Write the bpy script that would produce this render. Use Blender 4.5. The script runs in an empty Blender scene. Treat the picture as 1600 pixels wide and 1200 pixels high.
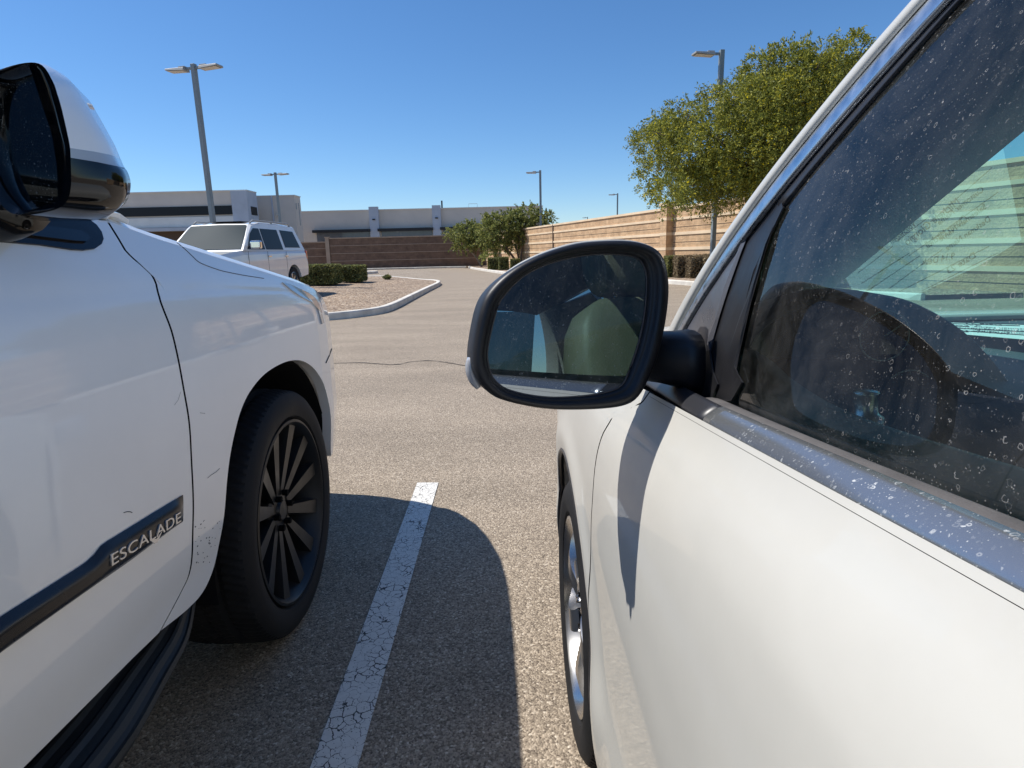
import bpy, bmesh, math, random
import numpy as np
from mathutils import Vector, Matrix
R=math.radians
sc=bpy.context.scene
random.seed(7); np.random.seed(7)
# ------------------------------------------------------------------ camera
F=940.; CH=1.22
def nrm(v): v=np.array(v,float); return v/np.linalg.norm(v)
dn=nrm([105.,F*F/205.,F]); fw=np.array([-13.,-204.7,F]); fw=nrm(fw-dn*fw.dot(dn)); up=-dn; rt=np.cross(fw,up)
if rt[0]<0: rt=-rt
M3=np.array([rt,fw,up])                       # world = M3 @ (x right, y down, z forward)
cd=bpy.data.cameras.new('camera'); cam=bpy.data.objects.new('camera',cd); sc.collection.objects.link(cam); sc.camera=cam
cd.sensor_width=36; cd.lens=F/1600*36; cd.clip_start=.01; cd.clip_end=3000
cx_,cy_,cz_=M3@[1,0,0],M3@[0,-1,0],M3@[0,0,-1]
cam.matrix_world=Matrix(((cx_[0],cy_[0],cz_[0],0),(cx_[1],cy_[1],cz_[1],0),(cx_[2],cy_[2],cz_[2],CH),(0,0,0,1)))
# ------------------------------------------------------------------ sky, sun, exposure
SUNTO=nrm([-1,.22,1.56]); EL=math.asin(SUNTO[2]); AZ=math.atan2(SUNTO[0],SUNTO[1])
w=bpy.data.worlds.new("World"); sc.world=w; w.use_nodes=True; nt=w.node_tree; nt.nodes.clear()
sk=nt.nodes.new('ShaderNodeTexSky'); sk.sky_type='NISHITA'; sk.sun_disc=False; sk.sun_elevation=EL; sk.sun_rotation=AZ
sk.altitude=600; sk.air_density=1.0; sk.dust_density=.2; sk.ozone_density=7
bg=nt.nodes.new('ShaderNodeBackground'); bg.inputs[1].default_value=.102
wo=nt.nodes.new('ShaderNodeOutputWorld'); hs_=nt.nodes.new('ShaderNodeHueSaturation'); hs_.inputs['Saturation'].default_value=1.12; nt.links.new(sk.outputs[0],hs_.inputs['Color']); nt.links.new(hs_.outputs[0],bg.inputs[0]); nt.links.new(bg.outputs[0],wo.inputs[0])
sd=bpy.data.lights.new('sun','SUN'); sd.energy=4.2; sd.angle=R(.5); sd.color=(1,.955,.89)
sun=bpy.data.objects.new('sun',sd); sc.collection.objects.link(sun)
sun.rotation_euler=Vector(-SUNTO).to_track_quat('-Z','Y').to_euler()
sc.view_settings.view_transform='Standard'; sc.view_settings.look='None'; sc.view_settings.exposure=0.46; sc.view_settings.gamma=1
sc.cycles.max_bounces=10; sc.cycles.transparent_max_bounces=16; sc.cycles.glossy_bounces=6
# ------------------------------------------------------------------ pixel rays of the survey (photo pixels -> points at known distances)
def ray(px,py): return M3@np.array([px-800,py-600,F])
def atX(px,py,X): d=ray(px,py);t=X/d[0];return np.array([X,d[1]*t,CH+d[2]*t])
def atY(px,py,Y): d=ray(px,py);t=Y/d[1];return np.array([d[0]*t,Y,CH+d[2]*t])
def atZ(px,py,Z): d=ray(px,py);t=(Z-CH)/d[2];return np.array([d[0]*t,d[1]*t,Z])
def onS(px,py,S,x0):          # first meeting of a survey ray with a body side x=S(y,h)
    d=ray(px,py); g=lambda X:(lambda t:X-S(d[1]*t,CH+d[2]*t))(X/d[0])
    Xs=np.linspace(x0*.55,x0*1.9,160); v=[g(X) for X in Xs]; best=min(range(160),key=lambda i:abs(v[i]))
    for i in range(159):
        if v[i]*v[i+1]<=0:
            a,b=Xs[i],Xs[i+1]; fa=v[i]
            for _ in range(40):
                m=(a+b)/2; fm=g(m)
                if fa*fm<=0: b=m
                else: a,fa=m,fm
            t=a/d[0]; return (d[1]*t,CH+d[2]*t)
    t=Xs[best]/d[0]; return (d[1]*t,CH+d[2]*t)
def onPl(px,py,p0,n):
    d=ray(px,py); C=np.array([0,0,CH]); t=(np.array(p0)-C).dot(n)/d.dot(n); return C+d*t
# ------------------------------------------------------------------ object helpers
COL=sc.collection
def thing(name,label,cat,loc=(0,0,0),group=None,rz=0):
    o=bpy.data.objects.new(name,None); COL.objects.link(o); o.location=loc; o.rotation_euler=(0,0,rz); o.empty_display_size=.1
    o['label']=label; o['category']=cat
    if group:o['group']=group
    return o
def tag(o,label=None,cat=None,group=None,kind=None):
    if label:o['label']=label
    if cat:o['category']=cat
    if group:o['group']=group
    if kind:o['kind']=kind
    return o
def mk(name,verts,faces,mat,parent=None,smooth=False,thick=0,off=-1,outward=None,midx=None,auto=None):
    me=bpy.data.meshes.new(name); me.from_pydata([tuple(map(float,v)) for v in verts],[],[tuple(f) for f in faces])
    mats=mat if isinstance(mat,(list,tuple)) else [mat]
    for m in mats: me.materials.append(m)
    if outward is not None:
        tot=Vector((0,0,0))
        for p in me.polygons: tot+=p.normal*p.area
        if tot.dot(Vector(outward))<0: me.flip_normals()
    if smooth: me.polygons.foreach_set('use_smooth',[True]*len(me.polygons))
    if midx is not None: me.polygons.foreach_set('material_index',midx)
    me.update()
    o=bpy.data.objects.new(name,me); COL.objects.link(o)
    if parent is not None:
        o.parent=parent
        pm=Matrix.Translation(parent.location)@parent.rotation_euler.to_matrix().to_4x4() if parent.parent is None else None
        if pm is not None and parent.type=='EMPTY': o.matrix_parent_inverse=Matrix.Identity(4)
    if thick:
        s=o.modifiers.new('s','SOLIDIFY'); s.thickness=thick; s.offset=off; s.use_even_offset=False
    return o
def to_local(parent,v):   # world -> local coords of a thing with rotation about z
    v=Vector(v)-parent.location; a=-parent.rotation_euler.z
    return Vector((v.x*math.cos(a)-v.y*math.sin(a),v.x*math.sin(a)+v.y*math.cos(a),v.z))
def smoothk(p,k):
    p=np.array(p,float); q=np.vstack([p[-1],p,p[0],p[1]]); out=[]
    for i in range(len(p)):
        a,b,c,d=q[i:i+4]
        for t in np.linspace(0,1,k,endpoint=False): out.append(.5*((2*b)+(c-a)*t+(2*a-5*b+4*c-d)*t*t+(3*b-a-3*c+d)*t**3))
    return np.array(out)
def resample(p,n):
    p=np.array(p,float); s=np.r_[0,np.cumsum(np.linalg.norm(np.diff(p,axis=0),axis=1))]; t=np.linspace(0,s[-1],n)
    return np.stack([np.interp(t,s,p[:,k]) for k in range(p.shape[1])],1)
def smooth(p,n,closed=False):
    p=np.array(p,float)
    if closed: q=np.vstack([p[-1],p,p[0],p[1]])
    else: q=np.vstack([2*p[0]-p[1],p,2*p[-1]-p[-2]])
    out=[]
    m=len(q)-3
    for i in range(m):
        a,b,c,d=q[i:i+4]
        for t in np.linspace(0,1,12,endpoint=False):
            out.append(.5*((2*b)+(c-a)*t+(2*a-5*b+4*c-d)*t*t+(3*b-a-3*c+d)*t**3))
    out.append(q[-2])
    r=resample(out,n+1 if closed else n)
    return r[:-1] if closed else r
def gridfaces(nu,nv,wu=False):
    f=[]
    for i in range(nu if wu else nu-1):
        for j in range(nv-1):
            a=i*nv+j; b=((i+1)%nu)*nv+j
            f.append((a,b,b+1,a+1))
    return f
def ruled(name,bot,top,S,mat,parent=None,nu=40,nv=12,thick=.012,outward=(1,0,0),off=0,mirror=None,sm=True,ease=1):
    b=resample(bot,nu); t=resample(top,nu); vs=[]
    for i in range(nu):
        for j in range(nv):
            q=b[i]+(t[i]-b[i])*(j/(nv-1))**ease
            x=S(q[0],q[1])+off
            if mirror is not None: x=2*mirror-x
            vs.append((x,q[0],q[1]))
    if mirror is not None: outward=(-outward[0],outward[1],outward[2])
    return mk(name,vs,gridfaces(nu,nv),mat,parent,sm,thick,outward=outward)
def radial(name,inner,outer,S,mat,parent,seg=40,nv=60,outward=(1,0,0)):   # sheet between an inner and an outer path given as matching legs
    I=np.vstack([resample(a,seg)[(0 if k==0 else 1):] for k,a in enumerate(inner)]); O=np.vstack([resample(a,seg)[(0 if k==0 else 1):] for k,a in enumerate(outer)])
    vs=[]
    for a,b in zip(I,O):
        for j in range(nv):
            q=a+(b-a)*(j/(nv-1)); vs.append((S(*q),q[0],q[1]))
    return mk(name,vs,gridfaces(len(I),nv),mat,parent,True,0,outward=outward)
def cutpath(p,marks):
    p=[tuple(q) for q in p]; ix=[min(range(len(p)),key=lambda i:(p[i][0]-m[0])**2+(p[i][1]-m[1])**2) for m in marks]
    return [p[ix[i]:ix[i+1]+1] for i in range(len(ix)-1)]
def flange(name,line,S,depth,m,parent):
    a=[(S(*q),q[0],q[1]) for q in line]; b=[(S(*q)+depth,q[0],q[1]) for q in line]; n=len(a)
    return mk(name,a+b,[(i,i+1,n+i+1,n+i) for i in range(n-1)],m,parent,True)
def coons(name,bot,top,left,right,S,mat,parent=None,nu=60,nv=24,thick=.012,outward=(1,0,0),off=0,mirror=None):
    b=resample(bot,nu);t=resample(top,nu);l=resample(left,nv);r=resample(right,nv);vs=[]
    for i in range(nu):
        u=i/(nu-1)
        for j in range(nv):
            v=j/(nv-1)
            q=(1-v)*b[i]+v*t[i]+(1-u)*l[j]+u*r[j]-((1-u)*(1-v)*b[0]+u*(1-v)*b[-1]+(1-u)*v*t[0]+u*v*t[-1])
            x=S(q[0],q[1])+off
            if mirror is not None: x=2*mirror-x
            vs.append((x,q[0],q[1]))
    if mirror is not None: outward=(-outward[0],outward[1],outward[2])
    return mk(name,vs,gridfaces(nu,nv),mat,parent,True,thick,outward=outward)
def loft(name,secs,mat,parent=None,closed=True,caps=True,smooth=True,thick=0,outward=None):
    nv=len(secs[0]); vs=[tuple(p) for s in secs for p in s]; f=[]
    for i in range(len(secs)-1):
        for j in range(nv if closed else nv-1):
            a=i*nv+j;b=i*nv+(j+1)%nv
            f.append((a,b,b+nv,a+nv))
    if caps and closed: f.append(tuple(range(nv))[::-1]); f.append(tuple(range((len(secs)-1)*nv,len(secs)*nv)))
    o=mk(name,vs,f,mat,parent,smooth,thick,outward=outward)
    if not thick and outward is None: fixn(o)
    return o
def fixn(o):
    bm=bmesh.new(); bm.from_mesh(o.data); bmesh.ops.recalc_face_normals(bm,faces=bm.faces); bm.to_mesh(o.data); bm.free(); return o
class MB:
    def __init__(s): s.v=[];s.f=[];s.sm=[]
    def add(s,v,f): n=len(s.v); s.v+= [tuple(map(float,q)) for q in v]; s.f+=[tuple(i+n for i in q) for q in f]; return s
    def box(s,a,b):
        x0,y0,z0=a;x1,y1,z1=b
        return s.add([(x0,y0,z0),(x1,y0,z0),(x1,y1,z0),(x0,y1,z0),(x0,y0,z1),(x1,y0,z1),(x1,y1,z1),(x0,y1,z1)],
            [(0,3,2,1),(4,5,6,7),(0,1,5,4),(1,2,6,5),(2,3,7,6),(3,0,4,7)])
    def obox(s,c,ux,uy,uz,hx,hy,hz):
        c=np.array(c);ux,uy,uz=map(np.array,(ux,uy,uz)); v=[]
        for sz in(-1,1):
            for sx,sy in((-1,-1),(1,-1),(1,1),(-1,1)): v.append(c+ux*sx*hx+uy*sy*hy+uz*sz*hz)
        return s.add(v,[(0,3,2,1),(4,5,6,7),(0,1,5,4),(1,2,6,5),(2,3,7,6),(3,0,4,7)])
    def seg(s,a,b,w,h,z0=None):    # box between two plan points
        a=np.array(a,float);b=np.array(b,float); d=nrm(b-a); n=np.array([-d[1],d[0],0]); 
        v=[a-n*w/2,a+n*w/2,b+n*w/2,b-n*w/2]; v+= [q+np.array([0,0,h]) for q in v]
        return s.add(v,[(0,1,2,3)[::-1],(4,5,6,7),(0,1,5,4),(1,2,6,5),(2,3,7,6),(3,0,4,7)])
    def tube(s,pts,rad,n=8,caps=True):
        pts=[np.array(p,float) for p in pts]; rad=rad if isinstance(rad,(list,tuple)) else [rad]*len(pts); k0=len(s.v); vs=[];f=[]
        for i,p in enumerate(pts):
            d=nrm(pts[min(i+1,len(pts)-1)]-pts[max(i-1,0)]); a=nrm(np.cross(d,[0,0,1] if abs(d[2])<.9 else [1,0,0])); b=np.cross(d,a)
            for k in range(n):
                t=2*math.pi*k/n; vs.append(p+rad[i]*(a*math.cos(t)+b*math.sin(t)))
        for i in range(len(pts)-1):
            for k in range(n): f.append((i*n+k,i*n+(k+1)%n,(i+1)*n+(k+1)%n,(i+1)*n+k))
        if caps: f.append(tuple(range(n))[::-1]); f.append(tuple((len(pts)-1)*n+k for k in range(n)))
        return s.add(vs,f)
    def lathe_x(s,c,prof,n=64,closed=False):   # profile of (x offset, radius) about an axis along x
        c=np.array(c,float); vs=[];f=[];m=len(prof)
        for i in range(n):
            t=2*math.pi*i/n
            for (x,r) in prof: vs.append(c+[x,r*math.cos(t),r*math.sin(t)])
        for i in range(n):
            for j in range(m-1): f.append((i*m+j,((i+1)%n)*m+j,((i+1)%n)*m+j+1,i*m+j+1))
        return s.add(vs,f)
    def poly(s,pts): return s.add(pts,[tuple(range(len(pts)))])
    def build(s,name,mat,parent=None,smooth=False,fix=True,thick=0,bevel=0,midx=None):
        o=mk(name,s.v,s.f,mat,parent,smooth,thick,midx=midx)
        if fix: fixn(o)
        if bevel:
            b=o.modifiers.new('b','BEVEL'); b.width=bevel; b.segments=2; b.limit_method='ANGLE'; b.harden_normals=False
        return o
def autosmooth(o,deg=35):
    me=o.data; bm=bmesh.new(); bm.from_mesh(me)
    for e in bm.edges: e.smooth = e.calc_face_angle(0)<R(deg)
    for f in bm.faces: f.smooth=True
    bm.to_mesh(me); bm.free(); return o
# ------------------------------------------------------------------ materials
def mat(name): m=bpy.data.materials.new(name); m.use_nodes=True; return m,m.node_tree,m.node_tree.nodes['Principled BSDF']
def N(t,typ,**k):
    n=t.nodes.new(typ)
    for a,b in k.items():
        if a.startswith('i_'): n.inputs[int(a[2:])].default_value=b
        else: setattr(n,a,b)
    return n
def pm(name,col,rough=.5,metal=0,coat=0,nscale=0,namt=0,bump=0,bscale=0,spec=.5,bdist=.002):
    m,t,p=mat(name); p.inputs['Base Color'].default_value=(*col,1); p.inputs['Roughness'].default_value=rough; p.inputs['Metallic'].default_value=metal
    p.inputs['Coat Weight'].default_value=coat; p.inputs['Coat Roughness'].default_value=.04; p.inputs['Specular IOR Level'].default_value=spec
    tc=N(t,'ShaderNodeTexCoord')
    if nscale:
        n=N(t,'ShaderNodeTexNoise'); n.inputs['Scale'].default_value=nscale; n.inputs['Detail'].default_value=6; t.links.new(tc.outputs['Object'],n.inputs['Vector'])
        r=N(t,'ShaderNodeMapRange'); r.inputs[1].default_value=.3; r.inputs[2].default_value=.7; r.inputs[3].default_value=1-namt; r.inputs[4].default_value=1+namt
        t.links.new(n.outputs[0],r.inputs[0])
        mx=N(t,'ShaderNodeVectorMath',operation='SCALE'); mx.inputs[0].default_value=col; t.links.new(r.outputs[0],mx.inputs['Scale']); t.links.new(mx.outputs[0],p.inputs['Base Color'])
        r2=N(t,'ShaderNodeMapRange'); r2.inputs[1].default_value=.3; r2.inputs[2].default_value=.7; r2.inputs[3].default_value=max(0,rough-.08); r2.inputs[4].default_value=min(1,rough+.08); t.links.new(n.outputs[0],r2.inputs[0]); t.links.new(r2.outputs[0],p.inputs['Roughness'])
    if bump:
        n=N(t,'ShaderNodeTexNoise'); n.inputs['Scale'].default_value=bscale; n.inputs['Detail'].default_value=4; t.links.new(tc.outputs['Object'],n.inputs['Vector'])
        b=N(t,'ShaderNodeBump'); b.inputs['Strength'].default_value=bump; b.inputs['Distance'].default_value=bdist; t.links.new(n.outputs[0],b.inputs['Height']); t.links.new(b.outputs[0],p.inputs['Normal'])
    return m
def ramp(t,stops):
    r=N(t,'ShaderNodeValToRGB'); e=r.color_ramp.elements
    e[0].position=stops[0][0]; e[0].color=(*stops[0][1],1); e[1].position=stops[-1][0]; e[1].color=(*stops[-1][1],1)
    for p,c in stops[1:-1]: x=e.new(p); x.color=(*c,1)
    return r
def asphalt_mat():
    m,t,p=mat('asphalt'); tc=N(t,'ShaderNodeTexCoord'); o=tc.outputs['Object']
    v=N(t,'ShaderNodeTexVoronoi'); v.inputs['Scale'].default_value=165; t.links.new(o,v.inputs['Vector'])
    v2=N(t,'ShaderNodeTexVoronoi'); v2.inputs['Scale'].default_value=310; t.links.new(o,v2.inputs['Vector'])
    sp=N(t,'ShaderNodeSeparateColor'); t.links.new(v.outputs['Color'],sp.inputs[0])
    sp2=N(t,'ShaderNodeSeparateColor'); t.links.new(v2.outputs['Color'],sp2.inputs[0])
    r=ramp(t,[(0,(.08,.06,.044)),(.35,(.23,.185,.135)),(.7,(.385,.313,.232)),(.93,(.52,.43,.325)),(1,(.80,.70,.56))]); t.links.new(sp.outputs[0],r.inputs[0])
    r2=ramp(t,[(0,(.09,.07,.052)),(.5,(.275,.223,.166)),(1,(.50,.41,.31))]); t.links.new(sp2.outputs[1],r2.inputs[0])
    mx=N(t,'ShaderNodeMix',data_type='RGBA'); mx.inputs[0].default_value=.4; t.links.new(r.outputs[0],mx.inputs[6]); t.links.new(r2.outputs[0],mx.inputs[7])
    n=N(t,'ShaderNodeTexNoise'); n.inputs['Scale'].default_value=.9; n.inputs['Detail'].default_value=5; n.inputs['Roughness'].default_value=.6
    mp=N(t,'ShaderNodeMapping'); mp.inputs['Scale'].default_value=(.5,1.6,1); t.links.new(o,mp.inputs[0]); t.links.new(mp.outputs[0],n.inputs['Vector'])
    mr=N(t,'ShaderNodeMapRange'); mr.inputs[1].default_value=.35; mr.inputs[2].default_value=.65; mr.inputs[3].default_value=.86; mr.inputs[4].default_value=1.07; t.links.new(n.outputs[0],mr.inputs[0])
    vm=N(t,'ShaderNodeVectorMath',operation='SCALE'); t.links.new(mx.outputs[2],vm.inputs[0]); t.links.new(mr.outputs[0],vm.inputs['Scale']); t.links.new(vm.outputs[0],p.inputs['Base Color'])
    p.inputs['Roughness'].default_value=.8; p.inputs['Specular IOR Level'].default_value=.3
    b=N(t,'ShaderNodeBump'); b.inputs['Strength'].default_value=.75; b.inputs['Distance'].default_value=.0035; t.links.new(v.outputs['Distance'],b.inputs['Height']); b.invert=True
    t.links.new(b.outputs[0],p.inputs['Normal']); return m
def stripe_mat():
    m,t,p=mat('cracked_white_paint'); tc=N(t,'ShaderNodeTexCoord'); o=tc.outputs['Object']
    nz=N(t,'ShaderNodeTexNoise'); nz.inputs['Scale'].default_value=45; nz.inputs['Detail'].default_value=4; t.links.new(o,nz.inputs['Vector'])
    va=N(t,'ShaderNodeVectorMath',operation='SCALE'); va.inputs['Scale'].default_value=.02; t.links.new(nz.outputs['Color'],va.inputs[0])
    ad=N(t,'ShaderNodeVectorMath',operation='ADD'); t.links.new(o,ad.inputs[0]); t.links.new(va.outputs[0],ad.inputs[1])
    v=N(t,'ShaderNodeTexVoronoi',feature='DISTANCE_TO_EDGE'); v.inputs['Scale'].default_value=32; v.inputs['Randomness'].default_value=1; t.links.new(ad.outputs[0],v.inputs['Vector'])
    n2=N(t,'ShaderNodeTexNoise'); n2.inputs['Scale'].default_value=11; t.links.new(o,n2.inputs['Vector'])
    wd=N(t,'ShaderNodeMapRange'); wd.inputs[1].default_value=.42; wd.inputs[2].default_value=.72; wd.inputs[3].default_value=.008; wd.inputs[4].default_value=.06; t.links.new(n2.outputs[0],wd.inputs[0])
    lt=N(t,'ShaderNodeMath',operation='LESS_THAN'); t.links.new(v.outputs['Distance'],lt.inputs[0]); t.links.new(wd.outputs[0],lt.inputs[1])
    v3=N(t,'ShaderNodeTexNoise'); v3.inputs['Scale'].default_value=170; v3.inputs['Detail'].default_value=2; t.links.new(o,v3.inputs['Vector'])
    g=N(t,'ShaderNodeMath',operation='GREATER_THAN'); g.inputs[1].default_value=.67; t.links.new(v3.outputs[0],g.inputs[0])
    mxm=N(t,'ShaderNodeMath',operation='MAXIMUM'); t.links.new(lt.outputs[0],mxm.inputs[0]); t.links.new(g.outputs[0],mxm.inputs[1])
    r=ramp(t,[(0,(.58,.56,.51)),(1,(.76,.74,.69))]); n3=N(t,'ShaderNodeTexNoise'); n3.inputs['Scale'].default_value=60; n3.inputs['Detail'].default_value=5; t.links.new(o,n3.inputs['Vector']); t.links.new(n3.outputs[0],r.inputs[0])
    mx=N(t,'ShaderNodeMix',data_type='RGBA'); t.links.new(mxm.outputs[0],mx.inputs[0]); t.links.new(r.outputs[0],mx.inputs[6]); mx.inputs[7].default_value=(.05,.047,.043,1)
    t.links.new(mx.outputs[2],p.inputs['Base Color']); p.inputs['Roughness'].default_value=.75
    b=N(t,'ShaderNodeBump',invert=True); b.inputs['Strength'].default_value=.5; b.inputs['Distance'].default_value=.002; t.links.new(mxm.outputs[0],b.inputs['Height']); t.links.new(b.outputs[0],p.inputs['Normal']); return m
def gravel_mat():
    m,t,p=mat('desert_gravel'); tc=N(t,'ShaderNodeTexCoord'); o=tc.outputs['Object']
    v=N(t,'ShaderNodeTexVoronoi'); v.inputs['Scale'].default_value=22; t.links.new(o,v.inputs['Vector']); s=N(t,'ShaderNodeSeparateColor'); t.links.new(v.outputs['Color'],s.inputs[0])
    r=ramp(t,[(0,(.1,.07,.05)),(.4,(.27,.19,.125)),(.75,(.38,.28,.19)),(1,(.55,.46,.36))]); t.links.new(s.outputs[0],r.inputs[0])
    n=N(t,'ShaderNodeTexNoise'); n.inputs['Scale'].default_value=.8; n.inputs['Detail'].default_value=5; t.links.new(o,n.inputs['Vector']); mr=N(t,'ShaderNodeMapRange'); mr.inputs[3].default_value=.6; mr.inputs[4].default_value=1.35; t.links.new(n.outputs[0],mr.inputs[0])
    vm=N(t,'ShaderNodeVectorMath',operation='SCALE'); t.links.new(r.outputs[0],vm.inputs[0]); t.links.new(mr.outputs[0],vm.inputs['Scale']); t.links.new(vm.outputs[0],p.inputs['Base Color'])
    p.inputs['Roughness'].default_value=.95
    b=N(t,'ShaderNodeBump',invert=True); b.inputs['Strength'].default_value=.9; b.inputs['Distance'].default_value=.03; t.links.new(v.outputs['Distance'],b.inputs['Height']); t.links.new(b.outputs[0],p.inputs['Normal']); return m
def leaf_mat(name,stops):
    m,t,p=mat(name); g=N(t,'ShaderNodeNewGeometry'); r=ramp(t,stops); t.links.new(g.outputs['Random Per Island'],r.inputs[0]); t.links.new(r.outputs[0],p.inputs['Base Color'])
    p.inputs['Roughness'].default_value=.6; p.inputs['Specular IOR Level'].default_value=.3
    tr=N(t,'ShaderNodeBsdfTranslucent'); t.links.new(r.outputs[0],tr.inputs[0]); mx=N(t,'ShaderNodeMixShader'); mx.inputs[0].default_value=.38
    out=t.nodes['Material Output']; t.links.new(p.outputs[0],mx.inputs[1]); t.links.new(tr.outputs[0],mx.inputs[2]); t.links.new(mx.outputs[0],out.inputs[0]); return m
def spots(t,o,scale,thr,soft=.06,cover=.5,cscale=3,stretch=(1,1,1)):   # dried water spots: ring outlines + specks
    mp=N(t,'ShaderNodeMapping'); mp.inputs['Scale'].default_value=stretch; t.links.new(o,mp.inputs[0])
    nz=N(t,'ShaderNodeTexNoise'); nz.inputs['Scale'].default_value=scale*1.5; t.links.new(mp.outputs[0],nz.inputs['Vector'])
    va=N(t,'ShaderNodeVectorMath',operation='SCALE'); va.inputs['Scale'].default_value=.6/scale; t.links.new(nz.outputs['Color'],va.inputs[0])
    ad=N(t,'ShaderNodeVectorMath',operation='ADD'); t.links.new(mp.outputs[0],ad.inputs[0]); t.links.new(va.outputs[0],ad.inputs[1])
    v=N(t,'ShaderNodeTexVoronoi'); v.inputs['Scale'].default_value=scale; t.links.new(ad.outputs[0],v.inputs['Vector'])
    s=N(t,'ShaderNodeSeparateColor'); t.links.new(v.outputs['Color'],s.inputs[0])
    rad=N(t,'ShaderNodeMath',operation='MULTIPLY'); t.links.new(s.outputs[0],rad.inputs[0]); rad.inputs[1].default_value=thr
    df=N(t,'ShaderNodeMath',operation='SUBTRACT'); t.links.new(v.outputs['Distance'],df.inputs[0]); t.links.new(rad.outputs[0],df.inputs[1])
    ab=N(t,'ShaderNodeMath',operation='ABSOLUTE'); t.links.new(df.outputs[0],ab.inputs[0])
    mr=N(t,'ShaderNodeMapRange'); mr.inputs[1].default_value=0; mr.inputs[2].default_value=soft; mr.inputs[3].default_value=1; mr.inputs[4].default_value=0; t.links.new(ab.outputs[0],mr.inputs[0])
    gt=N(t,'ShaderNodeMath',operation='GREATER_THAN'); gt.inputs[1].default_value=1-cover; t.links.new(s.outputs[1],gt.inputs[0])
    ml0=N(t,'ShaderNodeMath',operation='MULTIPLY'); t.links.new(mr.outputs[0],ml0.inputs[0]); t.links.new(gt.outputs[0],ml0.inputs[1])
    pw=N(t,'ShaderNodeMath',operation='POWER'); t.links.new(s.outputs[2],pw.inputs[0]); pw.inputs[1].default_value=2.2
    ml1=N(t,'ShaderNodeMath',operation='MULTIPLY'); t.links.new(ml0.outputs[0],ml1.inputs[0]); t.links.new(pw.outputs[0],ml1.inputs[1])
    sv=N(t,'ShaderNodeTexVoronoi'); sv.inputs['Scale'].default_value=scale*2.6; t.links.new(mp.outputs[0],sv.inputs['Vector']); ss=N(t,'ShaderNodeSeparateColor'); t.links.new(sv.outputs['Color'],ss.inputs[0])
    sr=N(t,'ShaderNodeMapRange'); sr.inputs[1].default_value=.05; sr.inputs[2].default_value=.30; sr.inputs[3].default_value=1; sr.inputs[4].default_value=0; t.links.new(sv.outputs['Distance'],sr.inputs[0])
    sp_=N(t,'ShaderNodeMath',operation='POWER'); t.links.new(ss.outputs[0],sp_.inputs[0]); sp_.inputs[1].default_value=5; sm_=N(t,'ShaderNodeMath',operation='MULTIPLY'); t.links.new(sr.outputs[0],sm_.inputs[0]); t.links.new(sp_.outputs[0],sm_.inputs[1])
    ml=N(t,'ShaderNodeMath',operation='MAXIMUM'); t.links.new(ml1.outputs[0],ml.inputs[0]); t.links.new(sm_.outputs[0],ml.inputs[1])
    cn=N(t,'ShaderNodeTexNoise'); cn.inputs['Scale'].default_value=cscale; cn.inputs['Detail'].default_value=3; t.links.new(o,cn.inputs['Vector'])
    cr=N(t,'ShaderNodeMapRange'); cr.inputs[1].default_value=.38; cr.inputs[2].default_value=.62; t.links.new(cn.outputs[0],cr.inputs[0])
    m2=N(t,'ShaderNodeMath',operation='MULTIPLY'); t.links.new(ml.outputs[0],m2.inputs[0]); t.links.new(cr.outputs[0],m2.inputs[1]); return m2.outputs[0]
def glass_mat(name,tint,ior=1.5,dust=.25,film=.012,scale=90,thr=.35):
    m=bpy.data.materials.new(name); m.use_nodes=True; t=m.node_tree; t.nodes.clear(); out=N(t,'ShaderNodeOutputMaterial')
    tr=N(t,'ShaderNodeBsdfTransparent'); tr.inputs[0].default_value=(*tint,1); gl=N(t,'ShaderNodeBsdfGlossy'); gl.inputs['Roughness'].default_value=0.0
    fr=N(t,'ShaderNodeFresnel'); fr.inputs[0].default_value=ior
    mx=N(t,'ShaderNodeMixShader'); t.links.new(fr.outputs[0],mx.inputs[0]); t.links.new(tr.outputs[0],mx.inputs[1]); t.links.new(gl.outputs[0],mx.inputs[2])
    last=mx.outputs[0]
    if dust:
        tc=N(t,'ShaderNodeTexCoord'); s=spots(t,tc.outputs['Object'],scale,thr); ml=N(t,'ShaderNodeMath',operation='MULTIPLY_ADD'); t.links.new(s,ml.inputs[0]); ml.inputs[1].default_value=dust; fn=N(t,'ShaderNodeTexNoise'); fn.inputs['Scale'].default_value=9; fn.inputs['Detail'].default_value=8; fn.inputs['Roughness'].default_value=.7; fn.inputs['Distortion'].default_value=1.2; t.links.new(tc.outputs['Object'],fn.inputs['Vector']); fm=N(t,'ShaderNodeMapRange'); fm.inputs[1].default_value=.4; fm.inputs[2].default_value=.75; fm.inputs[3].default_value=film*.4; fm.inputs[4].default_value=film*4.5; t.links.new(fn.outputs[0],fm.inputs[0]); t.links.new(fm.outputs[0],ml.inputs[2])
        df=N(t,'ShaderNodeBsdfDiffuse'); df.inputs[0].default_value=(.75,.73,.7,1); m2=N(t,'ShaderNodeMixShader'); t.links.new(ml.outputs[0],m2.inputs[0]); t.links.new(last,m2.inputs[1]); t.links.new(df.outputs[0],m2.inputs[2]); last=m2.outputs[0]
    t.links.new(last,out.inputs[0]); return m
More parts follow.
